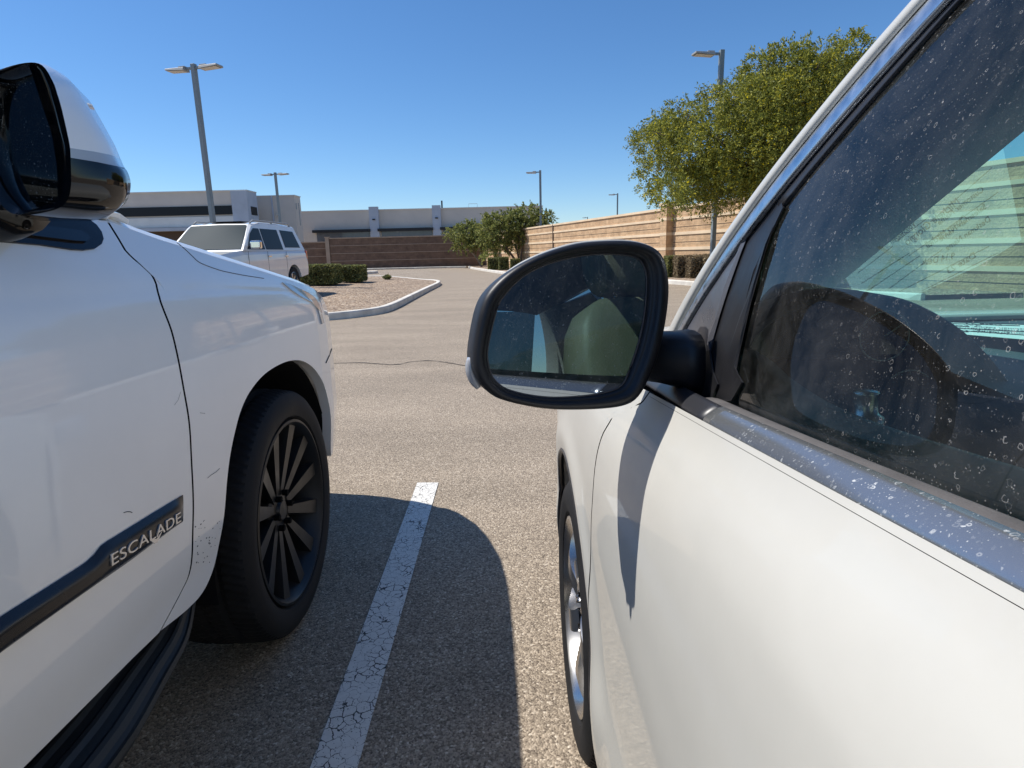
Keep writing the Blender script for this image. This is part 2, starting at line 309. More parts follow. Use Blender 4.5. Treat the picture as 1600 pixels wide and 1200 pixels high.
def spotted(name,col,rough,metal,dust,scale,thr,dcol=(.6,.62,.62),soft=.06,cover=.5,film=0,cscale=8):
    m,t,p=mat(name); tc=N(t,'ShaderNodeTexCoord'); s=spots(t,tc.outputs['Object'],scale,thr,soft,cover,cscale)
    ml=N(t,'ShaderNodeMath',operation='MULTIPLY_ADD'); ml.inputs[1].default_value=dust; ml.inputs[2].default_value=film; t.links.new(s,ml.inputs[0])
    p.inputs['Base Color'].default_value=(*col,1); p.inputs['Metallic'].default_value=metal; p.inputs['Roughness'].default_value=rough
    df=N(t,'ShaderNodeBsdfDiffuse'); df.inputs[0].default_value=(*dcol,1); mx=N(t,'ShaderNodeMixShader'); t.links.new(ml.outputs[0],mx.inputs[0]); t.links.new(p.outputs[0],mx.inputs[1]); t.links.new(df.outputs[0],mx.inputs[2])
    t.links.new(mx.outputs[0],t.nodes['Material Output'].inputs[0]); return m
def block_mat(name,c1,c2,mortar,bw=.4,bh=.2,off=.5):
    m,t,p=mat(name); tc=N(t,'ShaderNodeTexCoord')
    g=N(t,'ShaderNodeSeparateXYZ'); t.links.new(tc.outputs['Object'],g.inputs[0]); ln=N(t,'ShaderNodeMath',operation='SUBTRACT'); t.links.new(g.outputs[0],ln.inputs[0]); t.links.new(g.outputs[1],ln.inputs[1])
    cb=N(t,'ShaderNodeCombineXYZ'); t.links.new(ln.outputs[0],cb.inputs[0]); t.links.new(g.outputs[2],cb.inputs[1])
    b=N(t,'ShaderNodeTexBrick'); b.offset=off; b.inputs['Scale'].default_value=1; b.inputs['Brick Width'].default_value=bw; b.inputs['Row Height'].default_value=bh; b.inputs['Mortar Size'].default_value=.006
    b.inputs['Color1'].default_value=(*c1,1); b.inputs['Color2'].default_value=(*c2,1); b.inputs['Mortar'].default_value=(*mortar,1); t.links.new(cb.outputs[0],b.inputs['Vector'])
    n=N(t,'ShaderNodeTexNoise'); n.inputs['Scale'].default_value=2.2; n.inputs['Detail'].default_value=8; n.inputs['Roughness'].default_value=.7; t.links.new(tc.outputs['Object'],n.inputs['Vector'])
    mr=N(t,'ShaderNodeMapRange'); mr.inputs[1].default_value=.3; mr.inputs[2].default_value=.7; mr.inputs[3].default_value=.72; mr.inputs[4].default_value=1.25; t.links.new(n.outputs[0],mr.inputs[0])
    vm=N(t,'ShaderNodeVectorMath',operation='SCALE'); t.links.new(b.outputs[0],vm.inputs[0]); t.links.new(mr.outputs[0],vm.inputs['Scale']); t.links.new(vm.outputs[0],p.inputs['Base Color'])
    p.inputs['Roughness'].default_value=.95; n3=N(t,'ShaderNodeTexNoise'); n3.inputs['Scale'].default_value=18; n3.inputs['Detail'].default_value=6; t.links.new(tc.outputs['Object'],n3.inputs['Vector'])
    bp=N(t,'ShaderNodeBump'); bp.inputs['Strength'].default_value=.8; bp.inputs['Distance'].default_value=.03; t.links.new(n3.outputs[0],bp.inputs['Height']); t.links.new(bp.outputs[0],p.inputs['Normal']); return m
def paint_mat(name,col,rough,coat,dirt=.06,orange=.03,scratch=0,specks=0):
    m,t,p=mat(name); tc=N(t,'ShaderNodeTexCoord'); o=tc.outputs['Object']
    n=N(t,'ShaderNodeTexNoise'); n.inputs['Scale'].default_value=3; n.inputs['Detail'].default_value=8; n.inputs['Roughness'].default_value=.65; t.links.new(o,n.inputs['Vector'])
    r=ramp(t,[(.35,tuple(c*(1-dirt) for c in col)),(.6,col)]); t.links.new(n.outputs[0],r.inputs[0]); last=r.outputs[0]
    if specks:   # stone chips low on the panel
        v=N(t,'ShaderNodeTexVoronoi'); v.inputs['Scale'].default_value=55; t.links.new(o,v.inputs['Vector']); s=N(t,'ShaderNodeSeparateColor'); t.links.new(v.outputs['Color'],s.inputs[0])
        l1=N(t,'ShaderNodeMath',operation='LESS_THAN'); t.links.new(v.outputs['Distance'],l1.inputs[0]); l1.inputs[1].default_value=.11
        g1=N(t,'ShaderNodeMath',operation='GREATER_THAN'); t.links.new(s.outputs[0],g1.inputs[0]); g1.inputs[1].default_value=1-specks
        ml=N(t,'ShaderNodeMath',operation='MULTIPLY'); t.links.new(l1.outputs[0],ml.inputs[0]); t.links.new(g1.outputs[0],ml.inputs[1])
        mx=N(t,'ShaderNodeMix',data_type='RGBA'); t.links.new(ml.outputs[0],mx.inputs[0]); t.links.new(last,mx.inputs[6]); mx.inputs[7].default_value=(.08,.07,.06,1); last=mx.outputs[2]
    t.links.new(last,p.inputs['Base Color'])
    p.inputs['Roughness'].default_value=rough; p.inputs['Coat Weight'].default_value=coat; p.inputs['Coat Roughness'].default_value=.03
    if orange:
        nb=N(t,'ShaderNodeTexNoise'); nb.inputs['Scale'].default_value=140; nb.inputs['Detail'].default_value=1; t.links.new(o,nb.inputs['Vector'])
        b=N(t,'ShaderNodeBump'); b.inputs['Strength'].default_value=orange; b.inputs['Distance'].default_value=.001; t.links.new(nb.outputs[0],b.inputs['Height']); t.links.new(b.outputs[0],p.inputs['Normal'])
    return m
A=dict(
 frame=pm('brushed_window_frame',(.62,.66,.70),.3,metal=1,nscale=60,namt=.12),  # paler copy of the belt chrome; sky reflection put into its colour
 asphalt=asphalt_mat(), stripe=stripe_mat(), gravel=gravel_mat(),
 kerb=pm('kerb_concrete',(.62,.58,.51),.9,nscale=3,namt=.18,bump=.4,bscale=60),
 dirt=pm('desert_soil',(.33,.25,.175),.95,nscale=.5,namt=.25,bump=.5,bscale=6,bdist=.03),
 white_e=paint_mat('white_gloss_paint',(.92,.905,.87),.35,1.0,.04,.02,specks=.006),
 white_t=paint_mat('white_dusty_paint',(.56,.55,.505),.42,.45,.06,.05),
 white_a=paint_mat('white_suv_paint',(.80,.79,.76),.4,1.0,.05,0),
 blackgloss=pm('black_gloss_plastic',(.005,.005,.006),.07,spec=.45),
 blackmat=pm('black_textured_plastic',(.012,.012,.014),.42,nscale=20,namt=.2,bump=.12,bscale=700,bdist=.0005),
 blacksat=pm('black_satin_plastic',(.028,.029,.034),.38),
 mould=pm('black_body_moulding',(.016,.016,.018),.3,nscale=4,namt=.2),
 gap=pm('panel_gap_black',(.004,.004,.004),.9,spec=.1),
 liner=pm('wheel_arch_liner',(.008,.008,.009),.9,bump=.3,bscale=90,spec=.2),
 tyre=pm('tyre_rubber',(.013,.013,.014),.75,nscale=8,namt=.35,bump=.25,bscale=160,spec=.3),
 rimblack=pm('matte_black_alloy',(.008,.008,.008),.42,nscale=12,namt=.3,metal=0),
 rimsilver=pm('silver_alloy',(.55,.54,.53),.28,metal=1,nscale=5,namt=.1),
 disc=pm('brake_disc_steel',(.2,.19,.18),.35,metal=1),
 chrome=pm('chrome',(.75,.75,.76),.08,metal=1),
 trim=spotted('brushed_trim_with_water_spots',(.30,.33,.37),.24,1,1.0,230,.36,(.60,.62,.62),.12,.9,.12,14),
 weather=pm('grey_weatherstrip',(.095,.088,.085),.75,nscale=30,namt=.2,bump=.3,bscale=400),
 sail=pm('grey_satin_plastic',(.085,.087,.10),.33,nscale=10,namt=.08),
 lens=pm('clear_lamp_lens',(.40,.41,.43),.08,coat=1),
 glass=glass_mat('door_window_glass',(.66,.84,.80),1.5,.36,.010,190,.36),
 windscreen=glass_mat('windscreen_glass',(.60,.97,.93),2.8,0),
 tinted=glass_mat('tinted_window_glass',(.05,.055,.06),1.5,0),
 tinted_m=glass_mat('cabin_window_glass',(.12,.145,.15),1.5,.2,.01,60),
 mirror=spotted('mirror_glass_with_water_spots',(.30,.335,.36),.0,1,.6,300,.28,(.62,.64,.62),.10,.7,.006,25),
 beige=pm('beige_interior_trim',(.30,.27,.2),.7,nscale=8,namt=.08,bump=.3,bscale=300),
 leather=pm('tan_leather',(.27,.235,.165),.5,nscale=10,namt=.08,bump=.25,bscale=250),
 dash=pm('dark_dashboard_plastic',(.075,.095,.11),.6,bump=.5,bscale=380,bdist=.001),
 doorcard=pm('door_panel_plastic',(.17,.21,.185),.6,bump=.6,bscale=300,bdist=.001),
 gauge=pm('gauge_face_black',(.003,.003,.004),.15,coat=1), ring=pm('gauge_ring_grey',(.9,.9,.9),.5),
 paper=pm('white_form_paper',(.78,.8,.78),.8), ink=pm('printed_ink',(.02,.02,.03),.8),
 stucco=pm('grey_stucco',(.60,.54,.47),.9,nscale=.6,namt=.06,bump=.3,bscale=12,bdist=.01),
 stucco2=pm('blue_grey_panel',(.44,.48,.54),.8,nscale=1,namt=.07),
 stucco3=pm('light_stucco_band',(.66,.63,.58),.9,nscale=.7,namt=.07),
 band=pm('dark_window_band',(.010,.012,.015),.35,spec=.25), winblue=pm('shaded_window_glass',(.085,.10,.125),.2,coat=.5,nscale=.6,namt=.25),
 brownwall=pm('brown_stucco',(.10,.065,.045),.9), canopy=pm('dark_steel_canopy',(.012,.012,.014),.6),
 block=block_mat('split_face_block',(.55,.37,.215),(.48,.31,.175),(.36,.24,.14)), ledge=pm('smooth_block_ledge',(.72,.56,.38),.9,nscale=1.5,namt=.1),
 block_d=block_mat('shade_brown_split_face_block',(.19,.118,.08),(.145,.09,.062),(.10,.068,.05)), ledge_d=pm('pale_block_ledge',(.36,.27,.2),.9,nscale=1.5,namt=.12),  # brown block: far wall's shade put into a darker split-face tone
 pole=pm('painted_steel_pole',(.20,.235,.25),.45,nscale=2,namt=.1), lamphead=pm('lamp_head_grey',(.30,.30,.29),.5), lamplens=pm('lamp_lens',(.55,.52,.47),.4,nscale=25,namt=.3),
 polebase=pm('concrete_lamp_base',(.5,.46,.4),.9,nscale=4,namt=.1),
 bark=pm('brown_bark',(.12,.085,.06),.9,nscale=14,namt=.3,bump=.6,bscale=40,bdist=.01),
 barkpale=pm('pale_bark',(.27,.21,.16),.9,nscale=14,namt=.25),
 leafy=leaf_mat('yellow_green_leaves',[(0,(.07,.085,.022)),(.35,(.16,.185,.035)),(.7,(.29,.30,.055)),(.92,(.44,.42,.07)),(.97,(.60,.50,.03)),(1,(.85,.70,.02))]),
 leafd=leaf_mat('olive_leaves',[(0,(.09,.11,.035)),(.5,(.21,.24,.07)),(.85,(.38,.39,.11)),(1,(.52,.48,.17))]),
 leafb=leaf_mat('clipped_bush_leaves',[(0,(.08,.085,.03)),(.5,(.18,.19,.06)),(.9,(.34,.34,.12)),(1,(.48,.45,.2))]),
 leafdry=leaf_mat('dry_twigs_leaves',[(0,(.11,.08,.05)),(.5,(.24,.18,.11)),(1,(.42,.34,.21))]),
 core=pm('bush_core',(.02,.018,.012),.95),
 silvertext=pm('silver_lettering',(.75,.74,.72),.25,metal=.6), scratch=pm('scratch_grey',(.10,.10,.11),.7),
 crack=pm('crack_shadow',(.02,.017,.015),.95), redlamp=pm('red_lamp',(.4,.02,.02),.1,coat=1),
)
# ------------------------------------------------------------------ ground
def gz(x,y):
    s=lambda a,b,v:(lambda t:t*t*(3-2*t))(min(1,max(0,(v-a)/(b-a))))
    return .18*s(-3.4,-6.0,x)*s(11.5,17,y)*(1-s(34,60,y)) if x<0 else 0.
xs=[-600,-200,-90]+list(np.arange(-45,12,1.5))+[15,20,30,60,200,600]; ys=[-600,-100,-30,-10,-4]+list(np.arange(0,66,1.5))+[80,120,250,700,1500]
gv=[(x,y,gz(x,y)) for x in xs for y in ys]
tag(mk('asphalt_ground',gv,gridfaces(len(xs),len(ys)),A['asphalt'],None,True,outward=(0,0,1)),kind='structure')
def sheet(name,poly,mat_,h,kind='structure'):
    o=MB().poly([(p[0],p[1],gz(p[0],p[1])+h) for p in poly]).build(name,mat_,fix=False)
    bm=bmesh.new(); bm.from_mesh(o.data); bmesh.ops.triangulate(bm,faces=bm.faces); bmesh.ops.recalc_face_normals(bm,faces=bm.faces)
    if sum(f.normal.z for f in bm.faces)<0: bmesh.ops.reverse_faces(bm,faces=bm.faces)
    bm.to_mesh(o.data); bm.free(); return tag(o,kind=kind)
sheet('parking_stripe',[(-.505,-2.4),(-.388,-2.4),(-.389,3.102),(-.506,3.11)],A['stripe'],.004)
# asphalt crack
cv=[];random.seed(3)
cp=[atZ(x,y,0) for x,y in((400,566),(455,567),(520,568),(560,567),(590,569),(620,570),(640,566),(672,564),(700,567),(733,572),(790,571),(860,574))]
cp=smooth([p[:2] for p in cp],70); L=[];Rr=[]
for p in cp:
    j=random.uniform(-.012,.012); wd=random.uniform(.006,.016); L.append((p[0],p[1]+j-wd,.004)); Rr.append((p[0],p[1]+j+wd,.004))
tag(mk('pavement_crack',L+Rr,[(i,i+1,len(L)+i+1,len(L)+i) for i in range(len(L)-1)],A['crack'],outward=(0,0,1)),kind='structure')
# kerbs + planted beds
def kerbline(name,pts,w=.16,h=.15,inside=1,n=60,label=None):
    p=smooth([q[:2] for q in pts],n); secs=[]
    for i in range(n):
        d=nrm(p[min(i+1,n-1)]-p[max(i-1,0)]); nn=np.array([-d[1],d[0]])*inside; g=gz(*p[i])
        prof=[(0,-.05),(0.0,h*.8),(.012,h*.94),(.035,h),(w-.03,h),(w,h-.02),(w,-.05)]
        secs.append([(p[i][0]+nn[0]*a,p[i][1]+nn[1]*a,g+b) for a,b in prof])
    o=loft(name,secs,A['kerb'],None,closed=True,caps=True,smooth=False); tag(o,kind='structure'); return o,p
isl=[(-9.5,12.9),(-6.5,12.1),(-4.6,11.75),(-3.614,11.872),(-3.106,12.286),(-2.68,13.0),(-2.55,14.124),(-2.56,16.9),(-2.58,20.9),(-2.6,24.6),(-2.9,26.6),(-3.7,27.9),(-5.0,28.6),(-7.4,28.8),(-10,28.8)]
o,pp=kerbline('island_kerb',isl,inside=1,n=110)
def bed(name,p,inner,extra,h):   # fine gravel bed as a grid clipped by inset outline
    poly=[]
    for i in range(len(p)):
        d=nrm(p[min(i+1,len(p)-1)]-p[max(i-1,0)]); poly.append((p[i][0]-d[1]*inner,p[i][1]+d[0]*inner))
    poly+=extra; o=sheet(name,poly,A['gravel'],h); return o
bed('gravel_island',pp,.14,[(-10,20)],.12)
is2=[(-12.5,34.6),(-9.6,35.4),(-8.3,36.6),(-7.9,38.2),(-8.4,39.6),(-10,40),(-14,40)]
o,pp2=kerbline('far_island_kerb',is2,inside=1,n=50); bed('far_gravel_island',pp2,.14,[],.12)
kerbline('far_wall_kerb',[(-26,55.3),(-14,55.3),(-6,55.2),(-3.4,55)],inside=1,n=20)
rk=[(-3.2,55),(-2.7,50.5),(-1.3,42.6),(.45,34),(2.6,28.5),(5.2,23.5),(5.9,21.5),(6.6,19.0),(7.6,16.0),(9,13)]
o,pp3=kerbline('right_kerb',rk,inside=1,n=90)
sheet('planting_strip',[(p[0]+.12,p[1]+.05) for p in pp3]+[(19,13),(19,30),(-1.3,57)],A['gravel'],.11)
sheet('far_planting_strip',[(-30,55.42),(-3.2,55.12),(-1.3,57.2),(-30,57.2)],A['dirt'],.1)
# ------------------------------------------------------------------ foliage
def leaves(clumps,n,size,flat=.5,seed=1,shell=.55,asp=2.2,curl=True,box=False):
    rng=np.random.default_rng(seed); vol=np.array([c[3]*c[4]*c[5] for c in clumps]); cnt=rng.multinomial(n,vol/vol.sum()); P=[]
    for c,k in zip(clumps,cnt):
        if box:
            u=rng.uniform(-1,1,(k,3)); ax=rng.integers(0,3,k); sg=rng.choice([-1,1],k); u[np.arange(k),ax]=sg*rng.uniform(.86,1.03,k)
            rr=np.linalg.norm(np.abs(u)**4,axis=1)**.25; u=u/np.maximum(1,rr*.93)[:,None]
            P.append(np.array(c[:3])+u*np.array(c[3:6]))
        else:
            u=rng.normal(size=(k,3)); u/=np.linalg.norm(u,axis=1)[:,None]; r=rng.uniform(shell**3,1,k)**(1/3)*(1+.13*rng.normal(size=k))
            P.append(np.array(c[:3])+u*r[:,None]*np.array(c[3:6]))
    P=np.vstack(P); k=len(P); a=rng.normal(size=(k,3)); a[:,2]*=flat; a/=np.linalg.norm(a,axis=1)[:,None]
    b=rng.normal(size=(k,3)); b-=a*(a*b).sum(1)[:,None]; b/=np.linalg.norm(b,axis=1)[:,None]
    s=size*rng.uniform(.6,1.4,k)[:,None]; A_=a*s*asp/2; B_=b*s/2
    v=np.stack([P-A_,P-B_*.9,P+A_,P+B_*.9],1).reshape(-1,3)
    return v,np.arange(4*k).reshape(-1,4)
def sprays(clumps,nsp,nl,size,seed=1,L=.5):
    rng=np.random.default_rng(seed); vol=np.array([c[3]*c[4]*c[5] for c in clumps])**.8; cnt=rng.multinomial(nsp,vol/vol.sum()); V=[]
    for c,k in zip(clumps,cnt):
        u=rng.normal(size=(k,3)); u/=np.linalg.norm(u,axis=1)[:,None]; r=rng.uniform(.25,1.0,k)**.6
        st=np.array(c[:3])+u*r[:,None]*np.array(c[3:6]); d=u+rng.normal(size=(k,3))*.55+[0,0,.15]; d/=np.linalg.norm(d,axis=1)[:,None]
        for a,dd in zip(st,d):
            m=nl; t=np.sort(rng.uniform(0,1,m)); ln_=L*rng.uniform(.6,1.3); p=a+dd*(t*ln_)[:,None]; p[:,2]-=.35*ln_*t**2; p+=rng.normal(size=(m,3))*.035
            ax=np.tile(dd,(m,1))+rng.normal(size=(m,3))*.7; ax/=np.linalg.norm(ax,axis=1)[:,None]; b=rng.normal(size=(m,3)); b-=ax*(ax*b).sum(1)[:,None]; b/=np.linalg.norm(b,axis=1)[:,None]
            s_=size*rng.uniform(.6,1.4,m)[:,None]; V.append(np.stack([p-ax*s_,p-b*s_*.42,p+ax*s_,p+b*s_*.42],1).reshape(-1,3))
    v=np.vstack(V); return v,np.arange(len(v)).reshape(-1,4)
def fastmesh(name,v,f,m,parent=None):
    me=bpy.data.meshes.new(name); me.vertices.add(len(v)); me.vertices.foreach_set('co',v.astype(np.float32).ravel()); me.loops.add(f.size); me.loops.foreach_set('vertex_index',f.ravel().astype(np.int32))
    me.polygons.add(len(f)); me.polygons.foreach_set('loop_start',np.arange(0,f.size,4,dtype=np.int32)); me.polygons.foreach_set('loop_total',np.full(len(f),4,dtype=np.int32)); me.update(calc_edges=True); me.materials.append(m)
    o=bpy.data.objects.new(name,me); COL.objects.link(o)
    if parent: o.parent=parent
    return o
def tree(name,label,base,trunks,clumps,nleaf,size,lm,bm_,group=None,seed=1,tw=.5):
    root=thing(name,label,'tree',base,group); b=np.array(base); rng=random.Random(seed); mb=MB(); k=0
    for (pts,r0,r1) in trunks:
        pp=smooth(np.array(pts)-b,10); mb.tube(list(pp),list(np.linspace(r0,r1,10)),9)
        end=pp[-1]
        for c in clumps:
            c3=np.array(c[:3])-b
            if np.linalg.norm(c3-end)<3.4 and rng.random()<.75:
                mid=(end+c3)/2+np.array([rng.uniform(-.2,.2),rng.uniform(-.2,.2),-.1]); st=pp[rng.choice([7,8,9])]
                q=smooth([st,mid,c3],8); mb.tube(list(q),list(np.linspace(r1*.8,r1*.2,8)),6)
                for _ in range(5):
                    e=c3+np.array([rng.uniform(-1,1)*c[3],rng.uniform(-1,1)*c[4],rng.uniform(-.7,1)*c[5]])*.85; mb.tube([q[5],(q[5]+e)/2+np.array([0,0,.05]),e],[r1*.3,r1*.2,r1*.08],5)
    mb.build('trunk',bm_,root,True)
    cl=[(c[0]-b[0],c[1]-b[1],c[2]-b[2],c[3],c[4],c[5]) for c in clumps]
    v,f=sprays(cl,nleaf//26,26,size,seed=seed,L=tw); fastmesh('crown',v,f,lm,root); return root
# big tree by the right wall: clumps surveyed at about 17-20 m
def clumpsfrom(px,Y0,rng,sp,r):
    out=[]
    for (x,y,s) in px:
        Y=Y0+rng.uniform(-sp,sp); p=atY(x,y,Y); rr=r*s; out.append((p[0],p[1],p[2],rr*rng.uniform(.85,1.15),rr*1.1,rr*rng.uniform(.6,.8)))
    return out
rng=random.Random(5)
big=clumpsfrom([(1035,215,.6),(1028,265,.62),(1045,300,.5),(1075,180,.62),(1080,235,.8),(1080,290,.72),(1110,165,.55),(1120,215,.8),(1125,275,.85),(1115,318,.4),(1150,150,.65),(1165,200,.9),(1165,260,.9),(1165,310,.5),(1195,110,.75),(1200,160,.9),(1210,215,.9),(1205,275,.9),(1235,100,.75),(1250,150,.95),(1250,215,.95),(1245,275,.8),(1280,100,.8),(1295,150,.9),(1300,210,.95),(1290,265,.8),(1325,85,.6),(1335,130,.85),(1345,190,.95),(1340,250,.9),(1370,110,.8),(1385,170,.95),(1385,235,.9),(1420,150,.85),(1430,210,.9),(1420,270,.7),(1465,190,.8),(1470,245,.7)],18.3,rng,1.5,.95)
big+=[(c[0]+rng.uniform(-.6,.6),c[1]+2.6,c[2]+rng.uniform(-.4,.4),c[3],c[4],c[5]) for c in big[::3]]
tree('yellow_green_tree','large yellow-green tree with yellow blossoms leaning over the tan block wall at right',(9.2,19,0.1),[([(9.2,19,.05),(9.1,18.9,1.0),(8.5,18.8,2.2),(7.6,18.6,3.6)],.13,.07),([(9.2,19,.05),(9.4,19,1.2),(9.9,19,2.6),(10.4,19,4.2)],.12,.06),([(9.15,19,.5),(8.9,19.4,1.8),(8.9,19.8,3.4),(9.0,19.8,4.8)],.1,.05)],big,300000,.036,A['leafy'],A['bark'],seed=4,tw=.4)
t1=clumpsfrom([(715,366,.55),(735,360,.6),(752,366,.6),(722,380,.45),(745,380,.5),(765,375,.6)],53,rng,.6,1.6)
tree('small_round_tree','smaller pale-trunked tree in front of the brown wall, left one of the far pair',(atZ(752,419,0)[0]-.0,53,0.05),[([(-1.9,53,.05),(-2.3,53,.8),(-3.0,53,1.7),(-3.3,53,2.3)],.09,.05),([(-1.9,53,.05),(-1.95,53,1.0),(-2.1,53,2.4)],.06,.04)],t1,15000,.085,A['leafd'],A['barkpale'],seed=8,tw=.6)
t2=clumpsfrom([(775,345,.6),(790,362,.6),(765,362,.55),(800,343,.6),(815,358,.6),(822,335,.6),(838,350,.6),(842,368,.5),(805,374,.5),(830,380,.45),(782,382,.45),(768,392,.35),(846,385,.4),(852,340,.35)],46,rng,.8,1.45)
tree('multi_trunk_tree','taller dark-trunked bushy tree before the wall corner, right one of the far pair',(1.2,46,0.1),[([(1.2,46,.1),(.7,46,.9),(-.1,46,2.0),(-.5,46,2.6)],.1,.05),([(1.2,46,.1),(1.35,46,1.2),(1.5,46,2.5)],.1,.05),([(1.25,46,.1),(1.0,46.3,1.4),(.9,46.5,2.6)],.07,.04)],t2,30000,.08,A['leafd'],A['bark'],seed=9,tw=.65)
def bush(name,label,c,h,lm,n,size,group,seed,box=True,rz=0):
    root=thing(name,label,'bush',c,group)
    v,f=leaves([(0,0,h[2],h[0],h[1],h[2])],n,size,seed=seed,box=box,asp=1.8,shell=.8,flat=1); fastmesh('foliage',v,f,lm,root)
    mb=MB(); rng=random.Random(seed); k=h
    nu,nv=14,8; vs=[]
    for i in range(nu):
        for j in range(nv):
            a=2*math.pi*i/nu; b=-math.pi/2+math.pi*j/(nv-1); cx=math.cos(b)*math.cos(a); cy=math.cos(b)*math.sin(a); cz=math.sin(b); e=.6 if box else 1
            q=[math.copysign(abs(u)**e,u) for u in (cx,cy,cz)]; s=.86*rng.uniform(.95,1.03); vs.append((q[0]*k[0]*s,q[1]*k[1]*s,h[2]+q[2]*k[2]*s))
    mb.add(vs,gridfaces(nu,nv,True)); mb.build('dark_core',A['core'],root,True); return root  # dark solid inside the leaves; inner shade put into its colour
g1='clipped bushes on the gravel island beside the parked SUV'
bush('clipped_bush','blocky clipped green bush right behind the white parked SUV, left of two',(-6.75,22.6,gz(-6.75,22.6)+.1),(.6,.7,.34),A['leafb'],9000,.045,g1,1)
bush('clipped_bush','blocky clipped green bush on the island, right of two and farther from the SUV',(-6.0,24.4,gz(-6.0,24.4)+.1),(.42,.6,.30),A['leafb'],6500,.045,g1,2)
bush('low_weed','low dark green weed at the near left end of the gravel island',(-5.0,14.6,gz(-5,14.6)+.08),(.45,.35,.07),A['leafb'],900,.035,None,3,False)
bush('small_weed','tiny green weed tuft on the far edge of the gravel island',(-5.1,26.6,gz(-5.1,26.6)+.1),(.18,.15,.09),A['leafb'],200,.06,None,4,False)
bush('yellow_weed','small yellowish weed behind the island kerb next to the near car headlamp',(-4.5,12.5,gz(-4.5,12.5)+.1),(.25,.25,.08),A['leafy'],380,.03,None,14,False)
g2='small clipped bushes at the foot of the far trees'
for (px,py,Y,r,lab) in ((822-0,411,0,0,''),):pass
for i,(px,Y,r,h,lab) in enumerate(((771,42,.36,.4,'round clipped bush at the wall corner, leftmost of the three by the far trees'),(787,41,.32,.42,'round clipped bush at the wall corner, middle of the three by the far trees'),(805,40,.3,.36,'round clipped bush beside the large mirror edge, rightmost of the three by the far trees'))):
    p=atY(px,412,Y); bush('round_bush',lab,(p[0],Y,.1),(r,r,h),A['leafb'],2600,.06,g2,20+i)
g3='dry shrubs under the tan wall at right'
for i,(px,Y,r,h,m,lab) in enumerate(((1052,24.6,.32,.42,'leafb','small greenish shrub under the tan wall just right of the mirror'),(1070,24,.4,.42,'leafdry','dry brown shrub under the tan wall, left of two brown ones'),(1091,23.4,.45,.43,'leafdry','dry brown shrub under the tan wall, right of two brown ones'),(1125,22.5,.5,.45,'leafdry','dry brown shrub under the tan wall, mostly behind the window pillar'))):
    p=atY(px,415,Y); bush('dry_shrub',lab,(p[0],Y,.1),(r,r,h),A[m],3800,.045,g3,30+i)
# ------------------------------------------------------------------ walls
def banded_wall(name,label,a,b,H,bm_,lm,layers,thick=.2,face=1,cap=.1,joints=()):
    root=thing(name,label,'wall',(a[0],a[1],0)); A0=np.array([0,0,0.]); B0=np.array([b[0]-a[0],b[1]-a[1],0.])
    MB().seg(A0,B0,thick,H-cap).build('block_field',bm_,root)
    MB().seg(A0+[0,0,H-cap],B0+[0,0,H-cap],thick+.1,cap).build('coping',lm,root)
    for z,t in layers: MB().seg(A0+[0,0,z],B0+[0,0,z],thick+.07,t).build('ledge',lm,root)
    if joints:
        m=MB()
        for z in joints: m.seg(A0+[0,0,z],B0+[0,0,z],thick+.004,.022)
        m.build('joint_lines',A['crack'],root)
    return root
lay=[(.56,.06),(1.12,.06),(1.72,.06),(2.28,.06)]
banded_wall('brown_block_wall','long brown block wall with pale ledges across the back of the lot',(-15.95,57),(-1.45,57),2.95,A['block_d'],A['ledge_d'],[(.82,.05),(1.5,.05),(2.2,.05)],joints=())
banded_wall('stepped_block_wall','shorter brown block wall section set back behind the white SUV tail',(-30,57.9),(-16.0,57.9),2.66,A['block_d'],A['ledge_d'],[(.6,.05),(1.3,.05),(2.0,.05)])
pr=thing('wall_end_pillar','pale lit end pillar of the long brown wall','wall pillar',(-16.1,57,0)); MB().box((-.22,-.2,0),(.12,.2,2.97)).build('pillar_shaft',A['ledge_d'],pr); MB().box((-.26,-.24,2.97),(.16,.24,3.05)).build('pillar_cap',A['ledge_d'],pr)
wl=[(.55,.12),(1.17,.12),(1.79,.12),(2.41,.10)]
jn=(.28,.86,1.48,2.1)
wa=np.array([-1.6,57.]); wb=np.array([7.25,27.0]); wdir=(wb-wa)/np.linalg.norm(wb-wa)
banded_wall('tan_block_wall','long sunlit tan block wall with ledges running from the corner to the pillar',tuple(wa),tuple(wb),2.97,A['block'],A['ledge'],wl,joints=jn)
we=wb+wdir*16
banded_wall('near_tan_block_wall','near section of sunlit tan block wall right of the shaded pillar',tuple(wb+wdir*.5),tuple(we),2.97,A['block'],A['ledge'],wl,joints=jn)
pl=thing('wall_pillar','square block pillar with shaded front face standing proud of the tan wall','wall pillar',(wb[0]+wdir[0]*.25,wb[1]+wdir[1]*.25,0),rz=math.atan2(wdir[1],wdir[0]))
MB().box((-.25,-.45,0),(.25,.3,3.02)).build('pillar_shaft',A['block'],pl); MB().box((-.3,-.5,3.02),(.3,.35,3.15)).build('pillar_cap',A['ledge'],pl)
for z in (.55,1.17,1.79,2.41): MB().box((-.262,-.462,z),(.262,.31,z+.12)).build('ledge',A['ledge'],pl)
for k in(0,):
    q=wa+wdir*17.5; p=thing('wall_control_post','thin dark joint post on the tan wall near the middle lamp post','post',(q[0],q[1],0),rz=math.atan2(wdir[1],wdir[0])); MB().box((-.05,-.16,0),(.05,.02,2.95)).build('post_shaft',A['brownwall'],p)
